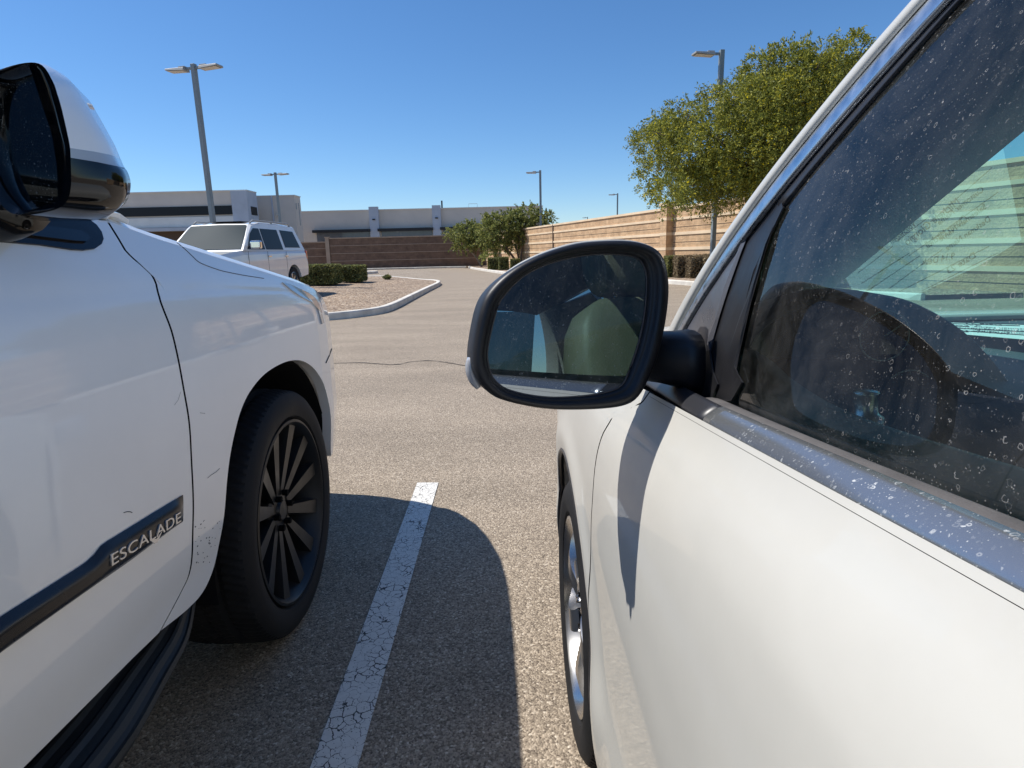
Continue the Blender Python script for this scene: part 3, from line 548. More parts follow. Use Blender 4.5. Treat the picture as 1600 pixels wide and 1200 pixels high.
# ------------------------------------------------------------------ buildings
def bx(name,a,b,m,root,l=True):
    L=root.location; return MB().box((a[0]-L.x,a[1]-L.y,a[2]),(b[0]-L.x,b[1]-L.y,b[2])).build(name,m,root)
B=thing('warehouse','long low grey building with two pilasters behind the brown wall','building',(-11,86,0))
bx('wall',(-28.2,85.2,0),(5.45,100,7.3),A['stucco'],B); bx('parapet_cap',(-28.25,85.1,7.3),(5.5,100,7.42),A['stucco3'],B)
for x0,x1 in((-18.1,-16.85),(-9.55,-8.4)):
    o=bx('pilaster',(x0,84.7,0),(x1,85.2,7.75),A['stucco2'],B); bx('wall_light',((x0+x1)/2-.18,84.5,6.0),((x0+x1)/2+.18,84.7,6.15),A['canopy'],B)
for x0,x1 in((-25.7,-18.1),(-16.85,-9.55),(-8.4,-1.2)):
    bx('window',(x0+.2,85.1,1.0),(x1-.15,85.2,4.55),A['winblue'],B); bx('canopy',(x0-.15,84.3,4.5),(x1+.05,85.2,4.85),A['canopy'],B)
bx('rooftop_vent',(-8.6,88,7.42),(-8.4,88.2,8.6),A['canopy'],B)
mb=MB(); mb.tube([(-4.7+11,1,7.4),(-4.7+11,1,8.0),(-3.5+11,1,8.0),(-3.5+11,1,7.4)],.03,5); mb.build('roof_hatch_rail',A['pole'],B)
B2=thing('office_block','grey stucco block building with dark window strip behind the left lamp post','building',(-34,70,0))
bx('wall',(-75,70,0),(-30.0,76,8.62),A['stucco'],B2); bx('parapet_cap',(-75.05,69.9,8.62),(-28.2,72.6,8.74),A['stucco3'],B2)
bx('corner_panel',(-30.0,69.8,0),(-28.25,72.6,8.62),A['stucco2'],B2)
bx('window_strip',(-75,69.88,6.15),(-30.0,70,7.1),A['band'],B2); bx('light_band',(-75,69.85,4.9),(-30.0,70,5.95),A['stucco3'],B2)
bx('fascia',(-75,68.6,4.45),(-29.6,70,4.8),A['stucco2'],B2); bx('brown_recess',(-75,69.7,0),(-30.1,70,4.45),A['brownwall'],B2)
bx('side_window',(-28.25,70.6,6.1),(-28.19,72.2,7.0),A['band'],B2)
B3=thing('middle_block','plain grey block joining the office block and the long warehouse','building',(-25.5,74,0))
bx('wall',(-29.3,74.8,0),(-24.7,77,8.45),A['stucco'],B3); bx('parapet_cap',(-29.3,74.7,8.45),(-24.6,77,8.55),A['stucco3'],B3)
bx('downpipe',(-27.4,74.65,0),(-27.25,74.8,8.45),A['stucco2'],B3); bx('wall_light',(-27.0,74.6,6.2),(-26.8,74.8,6.4),A['lamplens'],B3)
mb=MB(); mb.tube([(.95,.9,8.4-1.5),(.95,.9,7.6),(1.25,.9,7.6),(1.25,.9,5.0)],.04,5); mb.build('gutter_pipe',A['pole'],B3)
# ------------------------------------------------------------------ lamp posts
def lamp_post(label,x,y,h,heads,rz=0,w=.075):
    root=thing('lamp_post',label,'lamp post',(x,y,gz(x,y)),'square grey parking lot lamp posts',rz)
    MB().tube([(0,0,0),(0,0,.55)],.3,20).build('concrete_base',A['polebase'],root,True) if y<60 else None
    MB().box((-w,-w,.0),(w,w,h)).build('pole',A['pole'],root,bevel=.012)
    for s in heads:
        hd=MB(); hd.box((min(s*w,s*(w+.28)),-.04,h-.16),(max(s*w,s*(w+.28)),.04,h-.09))
        hd.build('arm',A['pole'],root)
        t=.12
        a=w+.22; b=w+.92
        vs=[(s*a,-.1,h-.17),(s*b,-.24,h-.12+t*.3),(s*b,.24,h-.12+t*.3),(s*a,.1,h-.17),(s*a,-.1,h-.04),(s*b,-.2,h+.0),(s*b,.2,h+.0),(s*a,.1,h-.04)]
        vs=[(s*a,-.17,h-.2),(s*b,-.19,h-.16),(s*b,.19,h-.16),(s*a,.17,h-.2),(s*a,-.14,h-.1),(s*b,-.17,h-.1),(s*b,.17,h-.1),(s*a,.14,h-.1)]
        l=MB().add(vs,[(0,3,2,1),(4,5,6,7),(0,1,5,4),(1,2,6,5),(2,3,7,6),(3,0,4,7)]).build('lamp_head',A['lamphead'],root,bevel=.01)
        MB().box((min(s*a,s*(a+.24)),-.1,h-.1),(max(s*a,s*(a+.24)),.1,h-.05)).build('driver_box',A['lamphead'],l,bevel=.01)
        MB().add([(s*(a+.06),-.13,h-.2),(s*(b-.05),-.15,h-.175),(s*(b-.05),.15,h-.175),(s*(a+.06),.13,h-.2),(s*(a+.06),-.13,h-.207),(s*(b-.05),-.15,h-.182),(s*(b-.05),.15,h-.182),(s*(a+.06),.13,h-.207)],[(0,3,2,1),(4,5,6,7),(0,1,5,4),(1,2,6,5),(2,3,7,6),(3,0,4,7)]).build('lens',A['lamplens'],l)
    return root
p=atY(302,100,22); lamp_post('tall double-headed lamp post rising behind the white parked SUV at left',p[0],22,p[2]-gz(p[0],22),(-1,1),rz=R(-14))
p=atY(430,272,45); lamp_post('double-headed lamp post farther off in front of the grey block',p[0],45,p[2],(-1,1),rz=R(-12))
p=atY(844,266,45); lamp_post('single-headed lamp post beside the taller far tree',p[0],45,p[2],(-1,),rz=R(-8))
p=atY(1128,78,22); lamp_post('single-headed lamp post half hidden in the large yellow-green tree',p[0],22,p[2],(-1,),rz=R(8))
p=atY(965,302,70); lamp_post('small distant single-headed lamp post above the middle of the tan wall',p[0],70,p[2],(-1,),rz=R(-5))
p=atY(918,339,120); lamp_post('tiny farthest lamp post just above the tan wall top',p[0],120,p[2],(-1,))
# ------------------------------------------------------------------ wheels
def wheel(parent,name,c,Rt,Rr,width,sgn,style,steer=0,rimm=None):
    # c: centre of the outer face; sgn +1 outer face looks to +x. child meshes in parent's space
    c=np.array(c,float); w0=thing_child(name,parent)
    W=width; NB=96 if style!='small' else 40
    nth=NB*4 if style!='small' else 48; ntr=17 if style!='small' else 5; vs=[];f=[]
    side=[(0-.012,Rr+.004),(.004,Rr+.012),(.010,Rr+.03),(.012,(Rr+Rt)/2),(.006,Rt-.03),(-.004,Rt-.016)]
    prof=[]
    for x,r in side: prof.append((x,r,0))
    for k in range(ntr):
        u=k/(ntr-1); prof.append((-.012-(W-.024)*u, Rt-.010*abs(2*u-1)**3,1+k))
    for x,r in reversed(side): prof.append((-W-x,r,0))
    m=len(prof)
    for i in range(nth):
        for (x,r,k) in prof:
            t=2*math.pi*i/nth; rr=r
            if k and style!='small':
                kk=k-1
                if kk in(4,8,12): rr-=.008
                else:
                    ph=(i+ (kk*1.3 if kk<8 else (16-kk)*1.3))%4
                    if ph<1 and kk not in(5,11): rr-=.006
            vs.append(c+[sgn*x,rr*math.cos(t),rr*math.sin(t)])
    for i in range(nth):
        for j in range(m-1): f.append((i*m+j,((i+1)%nth)*m+j,((i+1)%nth)*m+j+1,i*m+j+1))
    ty=MB().add(vs,f).build('tyre',A['tyre'],w0); autosmooth(ty,28)
    rm=rimm
    b=MB(); b.lathe_x(c,[(sgn*-.012,Rr+.004),(sgn*.002,Rr+.0),(sgn*.004,Rr-.008),(sgn*-.004,Rr-.014),(sgn*-.02,Rr-.02),(sgn*-.05,Rr-.035),(sgn*-W*.9,Rr-.045)],72)
    dep=-.045 if style!='silver' else -.03
    b.lathe_x(c,[(sgn*(dep-.05),.085),(sgn*(dep-.012),.08),(sgn*(dep-.004),.072),(sgn*(dep-.002),.036),(sgn*(dep+.008),.031),(sgn*(dep+.010),0.0001)],36)
    n={'multi':12,'silver':5,'small':6}[style]
    for k in range(n):
        a0=2*math.pi*(k+.3)/n
        segs=9; vsx=[]
        for i in range(segs):
            u=i/(segs-1); r=.06+(Rr-.012-.06)*u
            if style=='silver': a=a0+ .5*u**1.3*(1); hw=.034-.010*u+.012*u*u; xx=dep+.012+.02*math.sin(u*math.pi)-.004*u
            elif style=='small': a=a0; hw=.02+.012*u; xx=dep+.012
            else: a=a0; hw=.015+.015*u; xx=dep-.0+.030*u
            ca,sa=math.cos(a),math.sin(a); tx=np.array([0,-sa,ca]); rd=np.array([0,ca,sa])
            base=c+rd*r; X=np.array([sgn,0,0])
            vsx+= [base+tx*hw+X*(xx-.035),base+tx*hw*.85+X*xx,base-tx*hw*.85+X*xx,base-tx*hw+X*(xx-.035)]
        fs=[]
        for i in range(segs-1):
            for j in range(4): fs.append((4*i+j,4*i+(j+1)%4,4*i+4+(j+1)%4,4*i+4+j))
        b.add(vsx,fs)
    n0=len(b.f)
    for k in range(6 if style=='multi' else 5):
        a=2*math.pi*k/(6 if style=='multi' else 5); q=c+np.array([0,math.cos(a)*.058,math.sin(a)*.058]); b.tube([q+[sgn*(dep-.0),0,0],q+[sgn*(dep+.018),0,0]],.010,6)
    rim=b.build('rim',[rm,A['gap'] if style=='multi' else A['chrome']],w0,midx=[0]*n0+[1]*(len(b.f)-n0)); autosmooth(rim,30)
    dk=MB(); dk.lathe_x(c,[(sgn*-.10,.0001),(sgn*-.10,Rr*.78),(sgn*-.125,Rr*.78),(sgn*-.125,.0001)],40); dk.build('brake_disc',A['disc'],w0)
    bk=MB(); bk.lathe_x(c,[(sgn*-W*.85,Rr-.045),(sgn*-W*.85,.0001)],40); bk.build('wheel_back',A['liner'],w0)
    return w0
def thing_child(name,parent):
    o=bpy.data.objects.new(name,None); COL.objects.link(o); o.parent=parent; o.empty_display_size=.05; return o
def rebase(root,loc):
    root.location=loc
    for c in root.children: c.location=c.location-Vector(loc)
def ring(P,n): return smooth(P,n,True)
# ================================================================== LEFT NEAR SUV
ES_=thing('white_suv','large white SUV with black wheels filling the left of the photo','car')
EC=-1.72
def Ebase(y): return float(np.interp(y,[-2.9,-2.2,-1.5,1.0,1.5,2.25,2.4,2.6,2.72,2.85,2.95,3.05],[-.86,-.745,-.715,-.70,-.70,-.70,-.712,-.755,-.795,-.87,-.97,-1.15]))
def Ehc(y): return float(np.interp(y,[-3,.5,1.2,1.6,2.0,2.4,2.75],[1.2,1.175,1.165,1.145,1.115,1.07,1.02]))
def softplus(v,k=.02): return k*math.log1p(math.exp(min(50,v/k)))
def Esurf(y,h):
    x=Ebase(y); hc=Ehc(y); hh=min(h,1.6)
    x-= .62*softplus(hh-hc,.022)
    x-= .13*softplus(.60-h,.015)
    x-= .035*(max(0,min(hh,hc)-.88)/.3)**2
    return x
def E(px,py,x0=-.72): return onS(px,py,Esurf,x0)
gapE=[(168,345.5),(185.5,373.5),(199.5,396),(224,417),(241.5,436.5),(252,475),(268,517),(278,559),(287,608),(296,664),(299,716),(302,783),(301,837),(297,892),(283,925),(250,987)]
gE=smooth([E(*p) for p in gapE][::-1],60)            # bottom -> top (y,h)
print('gapE',np.round([E(*p) for p in gapE],3).tolist(),'low',np.round([E(*p) for p in [(250,987),(308,942),(325,912),(344,867),(348,846),(353,804),(360,750)]],3).tolist())
rock=.505
door_bot=[(.1,.525),(.7,.512),(1.0,.496),(gE[0][0]-.0045,gE[0][1])]
gD=[(q[0]-.0035,q[1]) for q in gE]
gF=[(q[0]+.0035,q[1]) for q in gE]
dtop_r=(.1,gE[-1][1]+.03)
dr=coons('front_door',door_bot,[dtop_r,gD[-1]],[(.1,.525),(.1,.9),dtop_r],gD,Esurf,A['white_e'],ES_,nu=70,nv=90,thick=0)
# fender
archE=[(366,720),(371,678),(380,643),(395.5,611.5),(420,585),(455,569),(483,566),(500.5,573),(511,590),(516,625.5),(518,685)]
lowE=[(250,987),(308,942),(325,912),(344,867),(348,846),(353,804),(360,750)]
print('Escalade arch',[tuple(np.round(E(*p),3)) for p in archE]); print('gap',np.round(gE[::10],3).tolist())
ar=smooth([(gE[0][0]+.0045,gE[0][1]),(1.20,.470),(1.27,.470),(1.32,.50),(1.355,.56),(1.385,.62),(1.415,.685),(1.448,.74),(1.49,.79),(1.54,.835),(1.61,.870),(1.72,.895),(1.87,.900),(2.0,.885),(2.1,.855),(2.19,.805),(2.27,.73),(2.32,.64),(2.345,.54),(2.355,.46),(2.37,.42)],200)
hs=[(gF[-1][0],gF[-1][1]),(1.45,1.27),(1.7,1.225),(2.07,1.158),(2.2,1.135),(2.45,1.09),(2.6,1.05),(2.72,1.01),(2.9,.95)]
hsy=lambda y: float(np.interp(y,[q[0] for q in hs],[q[1] for q in hs]))
am_=[(gE[0][0],gE[0][1]),(1.355,.56),(1.61,.87),(1.95,.892),(2.27,.73),(2.345,.54),(2.37,.42)]
tp_=[tuple(q) for q in smooth(hs,120)]; gm_=int(len(gF)*.55)
om_=[gF[:gm_+1],gF[gm_:],cutpath(tp_,[tp_[0],(2.07,1.158)])[0],cutpath(tp_,[(2.07,1.158),(2.6,1.05)])[0],cutpath(tp_,[(2.6,1.05),tp_[-1]])[0],[(2.9,.95),(2.93,.6),(2.9,.42)]]
fe=radial('front_fender',cutpath(ar,am_),om_,Esurf,A['white_e'],ES_)
flange('arch_flange',[tuple(q) for q in ar],Esurf,-.035,A['white_e'],ES_)
# bonnet surface (both sides about centre EC)
frontx=[-.84,-.89,-1.04,-1.24,-1.45,-1.72]; fronty=[2.80,2.86,2.95,3.03,3.09,3.12]
Hd=lambda y: float(np.interp(y,[1.2,1.65,1.87,2.115,2.3,2.49,2.6,2.75,3.1],[1.345,1.317,1.289,1.259,1.231,1.195,1.165,1.12,1.06]))
def hoodh(x,y):
    xe=Esurf(y,hsy(y)); d=xe-x      # distance inboard from shoulder edge
    a=hsy(y); b=Hd(y)
    pts_d=[0,.02,.05,.10,.16,.20,.26,.34,1.2]; pts_h=[a,a+.016,a+.022,a+.022,a+.018,max(a+.02,b-.05),b-.015,b,b+.035]
    return float(np.interp(d,pts_d,pts_h))
def hood(side,sgnx):
    vs=[];nu,nv=56,64
    for i in range(nu):
        s=i/(nu-1)
        for j in range(nv):
            t=(j/(nv-1))**1.5
            y0=1.3+.17*min(1,t*1.6)
            yy=y0+(2.9-y0)*s
            xe=Esurf(yy,hsy(yy)); x=xe+(EC-xe)*t
            yf=float(np.interp(-x,[-q for q in frontx],fronty)); y=y0+(yf-y0)*s
            xe=Esurf(y,hsy(y)) if y<2.88 else x
            h=hoodh(x,min(y,2.85)) if True else 0
            dd=yf-y; h-=.10*math.exp(-dd/.05)
            if side<0: x=2*EC-x
            vs.append((x,y,h))
    return mk('hood',vs,gridfaces(nu,nv),A['white_e'],ES_,True,.015,outward=(0,0,1))
hd=hood(1,1); hd2=hood(-1,1)
# hood cut line (panel gap) and cowl corner
mbl=MB(); gl=[]
for y in np.linspace(1.38,2.74,40):
    xe=Esurf(y,hsy(y)); x=xe-.155; gl.append((x,y,hoodh(x,y)+.001))
mbl.tube(gl,.0025,5); mbl.build('hood_gap',A['gap'],ES_,True)
cw=[onS(*p,Esurf,-.8) for p in((162,343),(168,338),(182,341),(196,351))]
MB().poly([(Esurf(*q)+.006,q[0],q[1]) for q in cw]+[(-.95,1.42,1.35),(-.95,1.25,1.36)]).build('cowl_corner',A['white_e'],ES_,thick=.01)
# front fascia: bumper, grille, lamps
secs=[]
for (x,y) in [(-.812,2.70),(-.835,2.78),(-.89,2.88),(-.98,2.95),(-1.15,3.03),(-1.4,3.08),(-1.72,3.10),(-2.04,3.08),(-2.29,3.03),(-2.46,2.95),(-2.55,2.88),(-2.605,2.78),(-2.628,2.70)]:
    xo=(x-EC)*.985+EC; secs.append([((x-EC)*.96+EC,y-.04,.42),(x,y,.46),((x-EC)*1.0+EC,y+.01,.62),(x,y,.8),(x,y-.03,.93),((x-EC)*.99+EC,y-.07,1.0)])
loft('front_bumper',secs,A['white_e'],ES_,closed=False,caps=False,thick=.01)
MB().box((-2.1,2.98,.62),(-1.34,3.085,.95)).build('grille',A['blackgloss'],ES_,bevel=.01)
lp=[(441,441),(452,443.5),(470,452),(482,457.5),(492,465),(499,476),(503,490),(506,505),(503,506),(497,484),(487,472),(470,463),(455,453)]
lw=[onS(*p,lambda y,h:Esurf(y,h)+.004,-.8) for p in lp]
hl=MB(); P3=[(Esurf(*q)+.006,q[0],q[1]) for q in lw]; 
hl.poly(P3).build('headlight',A['lens'],ES_,thick=.02)
for s in(1,):
    MB().box((-2.6,2.72,.86),(-2.45,2.92,1.04)).build('headlight',A['lens'],ES_,bevel=.02)
sm=MB(); q=[onS(*p,Esurf,-.78) for p in((518,545),(514,556),(509,567))]; sm.tube([(Esurf(*a)+.001,a[0],a[1]) for a in q],.002,5); sm.build('bumper_seam',A['gap'],ES_,True)
# rear body
yr=-2.95
qb=[(.094,.505),(-.95,.505)]
ruled('rear_door',[(-.93,.505),(.094,.505)],[(-.93,dtop_r[1]),(.094,dtop_r[1])],Esurf,A['white_e'],ES_,20,30,.02)
ra=[(-2.9,.42),(-1.68,.42)]+[(-1.25+.46*math.cos(a),.42+.46*math.sin(a)) for a in np.linspace(math.pi,.35,16)]+[(-.937,.505)]
ruled('quarter_panel',[(-2.9,.42),(-1.72,.42)]+[(-1.28+.44*math.cos(a),.42+.46*math.sin(a)) for a in np.linspace(math.pi,0,16)][0:]+[(-.83,.505)] if False else [(-2.9,.45),(-1.72,.45)]+[(-1.4+.34*math.cos(a)*1.3,.42+.46*math.sin(a)) for a in np.linspace(math.pi,0,20)],[(-2.9,dtop_r[1]),(-.937,dtop_r[1])],Esurf,A['white_e'],ES_,80,30,.02)
for nm,b_,t_ in(('front_door',[(.1,.505),(1.1,.505)],[(.1,dtop_r[1]),(1.28,dtop_r[1])]),('rear_door',[(-.93,.505),(.094,.505)],[(-.93,dtop_r[1]),(.094,dtop_r[1])]),('front_fender',[(1.105,.505),(1.36,.6),(1.45,.75),(1.6,.86),(1.87,.89),(2.1,.84),(2.25,.7),(2.32,.5),(2.9,.36)],[(1.29,dtop_r[1]),(1.9,1.19),(2.9,.97)]),('quarter_panel',[(-2.9,.45),(-1.72,.45)]+[(-1.4+.44*math.cos(a),.42+.46*math.sin(a)) for a in np.linspace(math.pi,0,20)],[(-2.9,dtop_r[1]),(-.937,dtop_r[1])])):
    ruled(nm,b_,t_,Esurf,A['white_e'],ES_,60,24,.02,mirror=EC)
# greenhouse
beltx=Esurf(0,1.31); hb=dtop_r[1]
def glassx(y,h): return Esurf(y,hb)-.01-(h-hb)*.30
wtop=[(-2.7,1.80),(-1,1.86),(.35,1.86)]
for mir in(None,EC):
    ruled('side_window',[(-2.75,hb),(.95,hb)],[(-2.55,1.8),(-1,1.84),(.42,1.82)],glassx,A['tinted'],ES_,30,8,.004,mirror=mir)
    def gx(y,h): x=glassx(y,h)+.008; return x if mir is None else 2*EC-x
    for a,b,w_ in (((1.25,hb),(.40,1.86),.045),((.08,hb),(.0,1.86),.05),((-1.0,hb),(-1.1,1.86),.05),((-2.85,hb),(-2.6,1.84),.12)):
        v=[]
        for (y,h),s in((a,-1),(a,1),(b,1),(b,-1)): v.append((gx(y,h),y+s*w_,h))
        v+= [(q[0]-(.06 if mir is None else -.06),q[1],q[2]) for q in v]
        MB().add(v,[(0,1,2,3),(7,6,5,4),(0,4,5,1),(1,5,6,2),(2,6,7,3),(3,7,4,0)]).build('window_pillar',A['white_e'],ES_)
rs=[]
for y,hh,inn in((.62,1.80,.10),(.40,1.86,.06),(0,1.90,.02),(-1,1.92,0),(-2.2,1.89,.02),(-2.75,1.8,.06)):
    row=[]; xr=glassx(y,1.84)-inn*.3
    for t in np.linspace(0,1,15): 
        x=xr+(2*EC-2*xr)*t+0*xr; row.append((x,y,hh+.035*math.sin(math.pi*t)))
    rs.append(row)
loft('roof',rs,A['white_e'],ES_,closed=False,caps=False,thick=.03)
MB().add([(-.88,1.30,1.32),(2*EC+.88,1.30,1.32),(2*EC+.98,.45,1.85),(-.98,.45,1.85)],[(0,1,2,3)]).build('windscreen',A['tinted'],ES_,fix=False,thick=.004)
MB().add([(-.90,-2.92,1.25),(2*EC+.90,-2.92,1.25),(2*EC+1.0,-2.72,1.82),(-1.0,-2.72,1.82)],[(0,1,2,3)]).build('rear_window',A['tinted'],ES_,fix=False,thick=.004)
MB().box((2*EC+.80,-2.96,.42),(-.80,-2.9,1.25)).build('tailgate',A['white_e'],ES_,bevel=.02)
MB().box((2*EC+1.02,-2.8,.30),(-1.02,2.7,.5)).build('underbody',A['liner'],ES_)
MB().box((2*EC+.86,-2.85,.5),(-.93,1.3,.62)).build('cabin_floor',A['liner'],ES_); MB().box((2*EC+.82,1.27,.45),(-.80,1.36,1.2)).build('bulkhead',A['liner'],ES_)  # bulkhead: unseen box added to block sun leaking through the hollow body
ib=MB(); 
# arch liner
lin=[];lf=[]
for i,a in enumerate(np.linspace(.05,math.pi+.1,26)):
    for x in(-.74,-1.05): lin.append((x,1.87+.50*math.cos(a),.42+.49*math.sin(a)))
ml=MB().add(lin,[(2*i,2*i+1,2*i+3,2*i+2) for i in range(25)]); ml.poly([(-1.05,1.87+.5*math.cos(a),.42+.49*math.sin(a)) for a in np.linspace(.05,math.pi+.1,26)]); ml.build('arch_liner',A['liner'],ES_,fix=False)
# back side of gap
gb=[(Esurf(*q)-.0035,q[0]-.012,q[1]) for q in gE]+[(Esurf(*q)-.0035,q[0]+.012,q[1]) for q in gE]; n_=len(gE)
mk('panel_gap',gb,[(i,i+1,n_+i+1,n_+i) for i in range(n_-1)],A['gap'],ES_)
# wheels
wheel(ES_,'front_wheel',(-.715,1.87,.405),.405,.300,.27,1,'multi',rimm=A['rimblack'])
wheel(ES_,'rear_wheel',(-.72,-1.4,.405),.405,.300,.27,1,'multi',rimm=A['rimblack'])
wheel(ES_,'front_wheel',(2*EC+.715,1.87,.405),.405,.300,.27,-1,'multi',rimm=A['rimblack'])
wheel(ES_,'rear_wheel',(2*EC+.72,-1.4,.405),.405,.300,.27,-1,'multi',rimm=A['rimblack'])
# running board with ribs
prof=[]
edge=[atZ(*p,.42)[:2] for p in((303,938),(291,992),(258,1054),(212,1137),(167,1200))]; edge=[(-.775,1.33)]+[tuple(e) for e in edge[1:]]+[(-.655,.5),(-.655,-1.0)]
eo=smooth(edge,60); secs=[]
for (x,y) in eo:
    xi=min(-.86,x-.02); row=[(xi,y,.40),(xi,y,.43)]
    for t in np.linspace(0,1,25):
        rib=.006 if int(t*25)%5 in(0,1) else 0
        row.append((xi+(x-xi)*t,y,.432+rib-.02*t**6))
    row+=[(x+.004,y,.41),(x-.01,y,.385)]
    secs.append(row)
loft('running_board',secs,pm('running_board_plastic',(.02,.023,.024),.6,nscale=6,namt=.3,bump=.2,bscale=80),ES_,smooth=False)
# moulding with lettering
mt=[(0,962.5),(60,925),(129,881),(142,871),(158,850),(175,840),(230,806),(284.6,773)]; mb_=[(0,1019),(60,976),(137.5,921),(205,874),(267,827),(281,817),(284.6,814.6)]
T_=[E(*p) for p in mt]; B_=[E(*p) for p in mb_]; T_=[(-.0+.1,T_[0][1]+(T_[0][1]-T_[1][1])*0)]+T_; B_=[(.1,B_[0][1])]+B_
print('moulding',np.round(T_,3).tolist(),np.round(B_,3).tolist())
nu,nv=60,9; tt=resample(T_,nu);bb=resample(B_,nu);vs=[]
for i in range(nu):
    for j in range(nv):
        v=j/(nv-1); q=bb[i]*(1-v)+tt[i]*v; bul=.014*min(1,min(v,1-v)*4.5)*min(1,(nu-1-i)/2.0+.05); vs.append((Esurf(*q)+.002+bul,q[0],q[1]))
mk('side_moulding',vs,gridfaces(nu,nv),A['mould'],ES_,True,outward=(1,0,0))
def text_mesh(txt,size,name,m,parent,fn,ext=.001,shear=0,space=1):
    cu=bpy.data.curves.new(name,'FONT'); cu.body=txt; cu.size=size; cu.extrude=ext; cu.shear=shear; cu.space_character=space; to=bpy.data.objects.new('t',cu); COL.objects.link(to)
    dg=bpy.context.evaluated_depsgraph_get(); me=bpy.data.meshes.new_from_object(to.evaluated_get(dg)); bpy.data.objects.remove(to)
    me.materials.clear(); me.materials.append(m); w_=max(v.co.x for v in me.vertices); x0=min(v.co.x for v in me.vertices)
    for v in me.vertices: v.co=Vector(fn((v.co.x-x0)/(w_-x0),v.co.y,v.co.z))
    me.name=name; o=bpy.data.objects.new(name,me); COL.objects.link(o); o.parent=parent; return o
ta=np.array(E(158,885)); tb=np.array(E(269,815)); dirt_=tb-ta
cap=.021
def tf(u,v,z):
    q=ta+dirt_*u; h=q[1]+v/.02*cap*.98; return (Esurf(q[0],h)+.0175+z,q[0]+v*.18,h)
text_mesh('ESCALADE',.028,'badge_lettering',A['silvertext'],ES_,tf,.0012,0,1.05)
def tp(u,v,z=0): 
    q=ta+dirt_*u; h=q[1]+v; return (Esurf(q[0],h)+.0185+z,q[0],h)
MB().poly([tp(.50,.004),tp(.56,-.010),tp(.60,-.011),tp(.70,.006),tp(.60,-.003)]).build('badge_emblem',A['silvertext'],ES_,thick=.0015)
# lettering is part of the moulding: window trim at base of pillar
tr=[(-40,372),(0,377),(60,382),(110,389.5),(128,390.5),(146,388),(156,381),(159,373),(156,362),(148,351),(140,345),(100,330),(0,300),(-40,290)]
tw=[onS(*p,Esurf,-.8) for p in tr]
o=MB().poly([(Esurf(*q)+.004,q[0],q[1]) for q in tw]).build('window_trim',pm('black_window_trim',(.006,.006,.008),.12,spec=.25),ES_,thick=.008)
tr2=[(0,350),(60,352),(120,360),(130,366),(134,372),(128,377),(110,376),(60,370),(0,362)]
MB().poly([(Esurf(*q)+.009,q[0],q[1]) for q in [onS(*p,Esurf,-.8) for p in tr2]]).build('quarter_glass',A['blackgloss'],ES_,thick=.004)
# scratches and chips
random.seed(11)
def scr(pts,w_):
    q=[E(*p) for p in pts]; mb=MB(); mb.tube([(Esurf(*a)+.0006,a[0],a[1]) for a in q],w_,4); return mb
for k,(pts,w_) in enumerate((([(193,801),(198,799.5),(203,799.5),(206,801)],.0008),([(312,645),(320,646)],.0004),([(324,747),(330,742),(338,737),(343,732)],.0006),([(272,633),(278,625),(282,612)],.0003))):
    scr(pts,w_).build('paint_scratch',A['scratch'],ES_)
scl=[E(*p) for p in((276,379),(283,384.5),(290,390.5),(300,400),(309,408.5),(320,414),(335,419.5),(350,424),(380,430),(412,435))]; print('hood line',np.round(scl,3).tolist())
q=smooth([(Esurf(*a)+.0005,a[0],a[1]) for a in scl],60); mb=MB(); mb.tube(list(q),.0011,5); mb.build('hood_shut_line',A['scratch'],ES_,True)
mb=MB()
for _ in range(40):
    x=random.uniform(305,352); y=random.uniform(808,880)
    if x>350-(y-808)*.25: continue
    q=E(x,y); s=random.uniform(.0004,.0013); mb.obox((Esurf(*q)+.0005,q[0],q[1]),(1,0,0),(0,1,0),(0,0,1),.0004,s*1.6,s)
mb.build('stone_chips',A['scratch'],ES_)['kind']='stuff'
# mirror
Ro=[(-20,125),(0,109),(40,98),(66,102),(83,128),(90,148),(96,168),(103,198),(109,227),(110,241),(111,265),(111,290),(106,312),(92,325),(64,333),(35,336),(10,328),(-15,290),(-30,220),(-30,160)]
Mo=[(-15,118),(5,106),(48,97),(77,104),(107,123),(128,155),(149,192),(162,216),(171,237),(179,256),(187,268),(192.5,288),(189,315),(176,333),(149,344),(100,345),(50,343),(-10,322),(-30,240),(-28,160)]
R3=[atY(*p,.90) for p in Ro]; M3_=[atY(*p,.985) for p in Mo]; cen=np.mean(M3_,axis=0)
F3=[cen+(p-cen)*.86+np.array([-.006,.05,0]) for p in M3_]; F4=[cen+(p-cen)*.5+np.array([-.02,.085,0]) for p in M3_]; H1=[(a+b)/2+(b-a)*.0+np.array([.004,0,0])*1 for a,b in zip(R3,M3_)]
mr_=bpy.data.objects.new('side_mirror',None); COL.objects.link(mr_); mr_.parent=ES_
def up_(P): return smoothk(P,4)
RR,HH,MM,FF,GG=[up_(P) for P in(R3,H1,M3_,F3,F4)]
def strip(name,i0,i1,m,secs,parent,off=0):
    vs=[];L_=i1-i0+1
    for s in secs:
        c=np.mean(s,axis=0)
        for k in range(i0,i1+1): p=s[k%len(s)]; vs.append(p+(p-c)*off)
    fs=[(a*L_+k,a*L_+k+1,(a+1)*L_+k+1,(a+1)*L_+k) for a in range(len(secs)-1) for k in range(L_-1)]
    return fixn(mk(name,vs,fs,m,parent,True))
allsec=[RR,HH,MM,FF,GG]
strip('mirror_cap',4,33,A['white_e'],allsec[0:],mr_)
strip('turn_signal',33,37,A['lens'],allsec,mr_,.004)
strip('lower_housing',37,84,pm('black_housing',(.005,.005,.006),.06,spec=.4),allsec,mr_)
mk('front_cap',list(GG),[tuple(range(len(GG)))],A['blackgloss'],mr_)
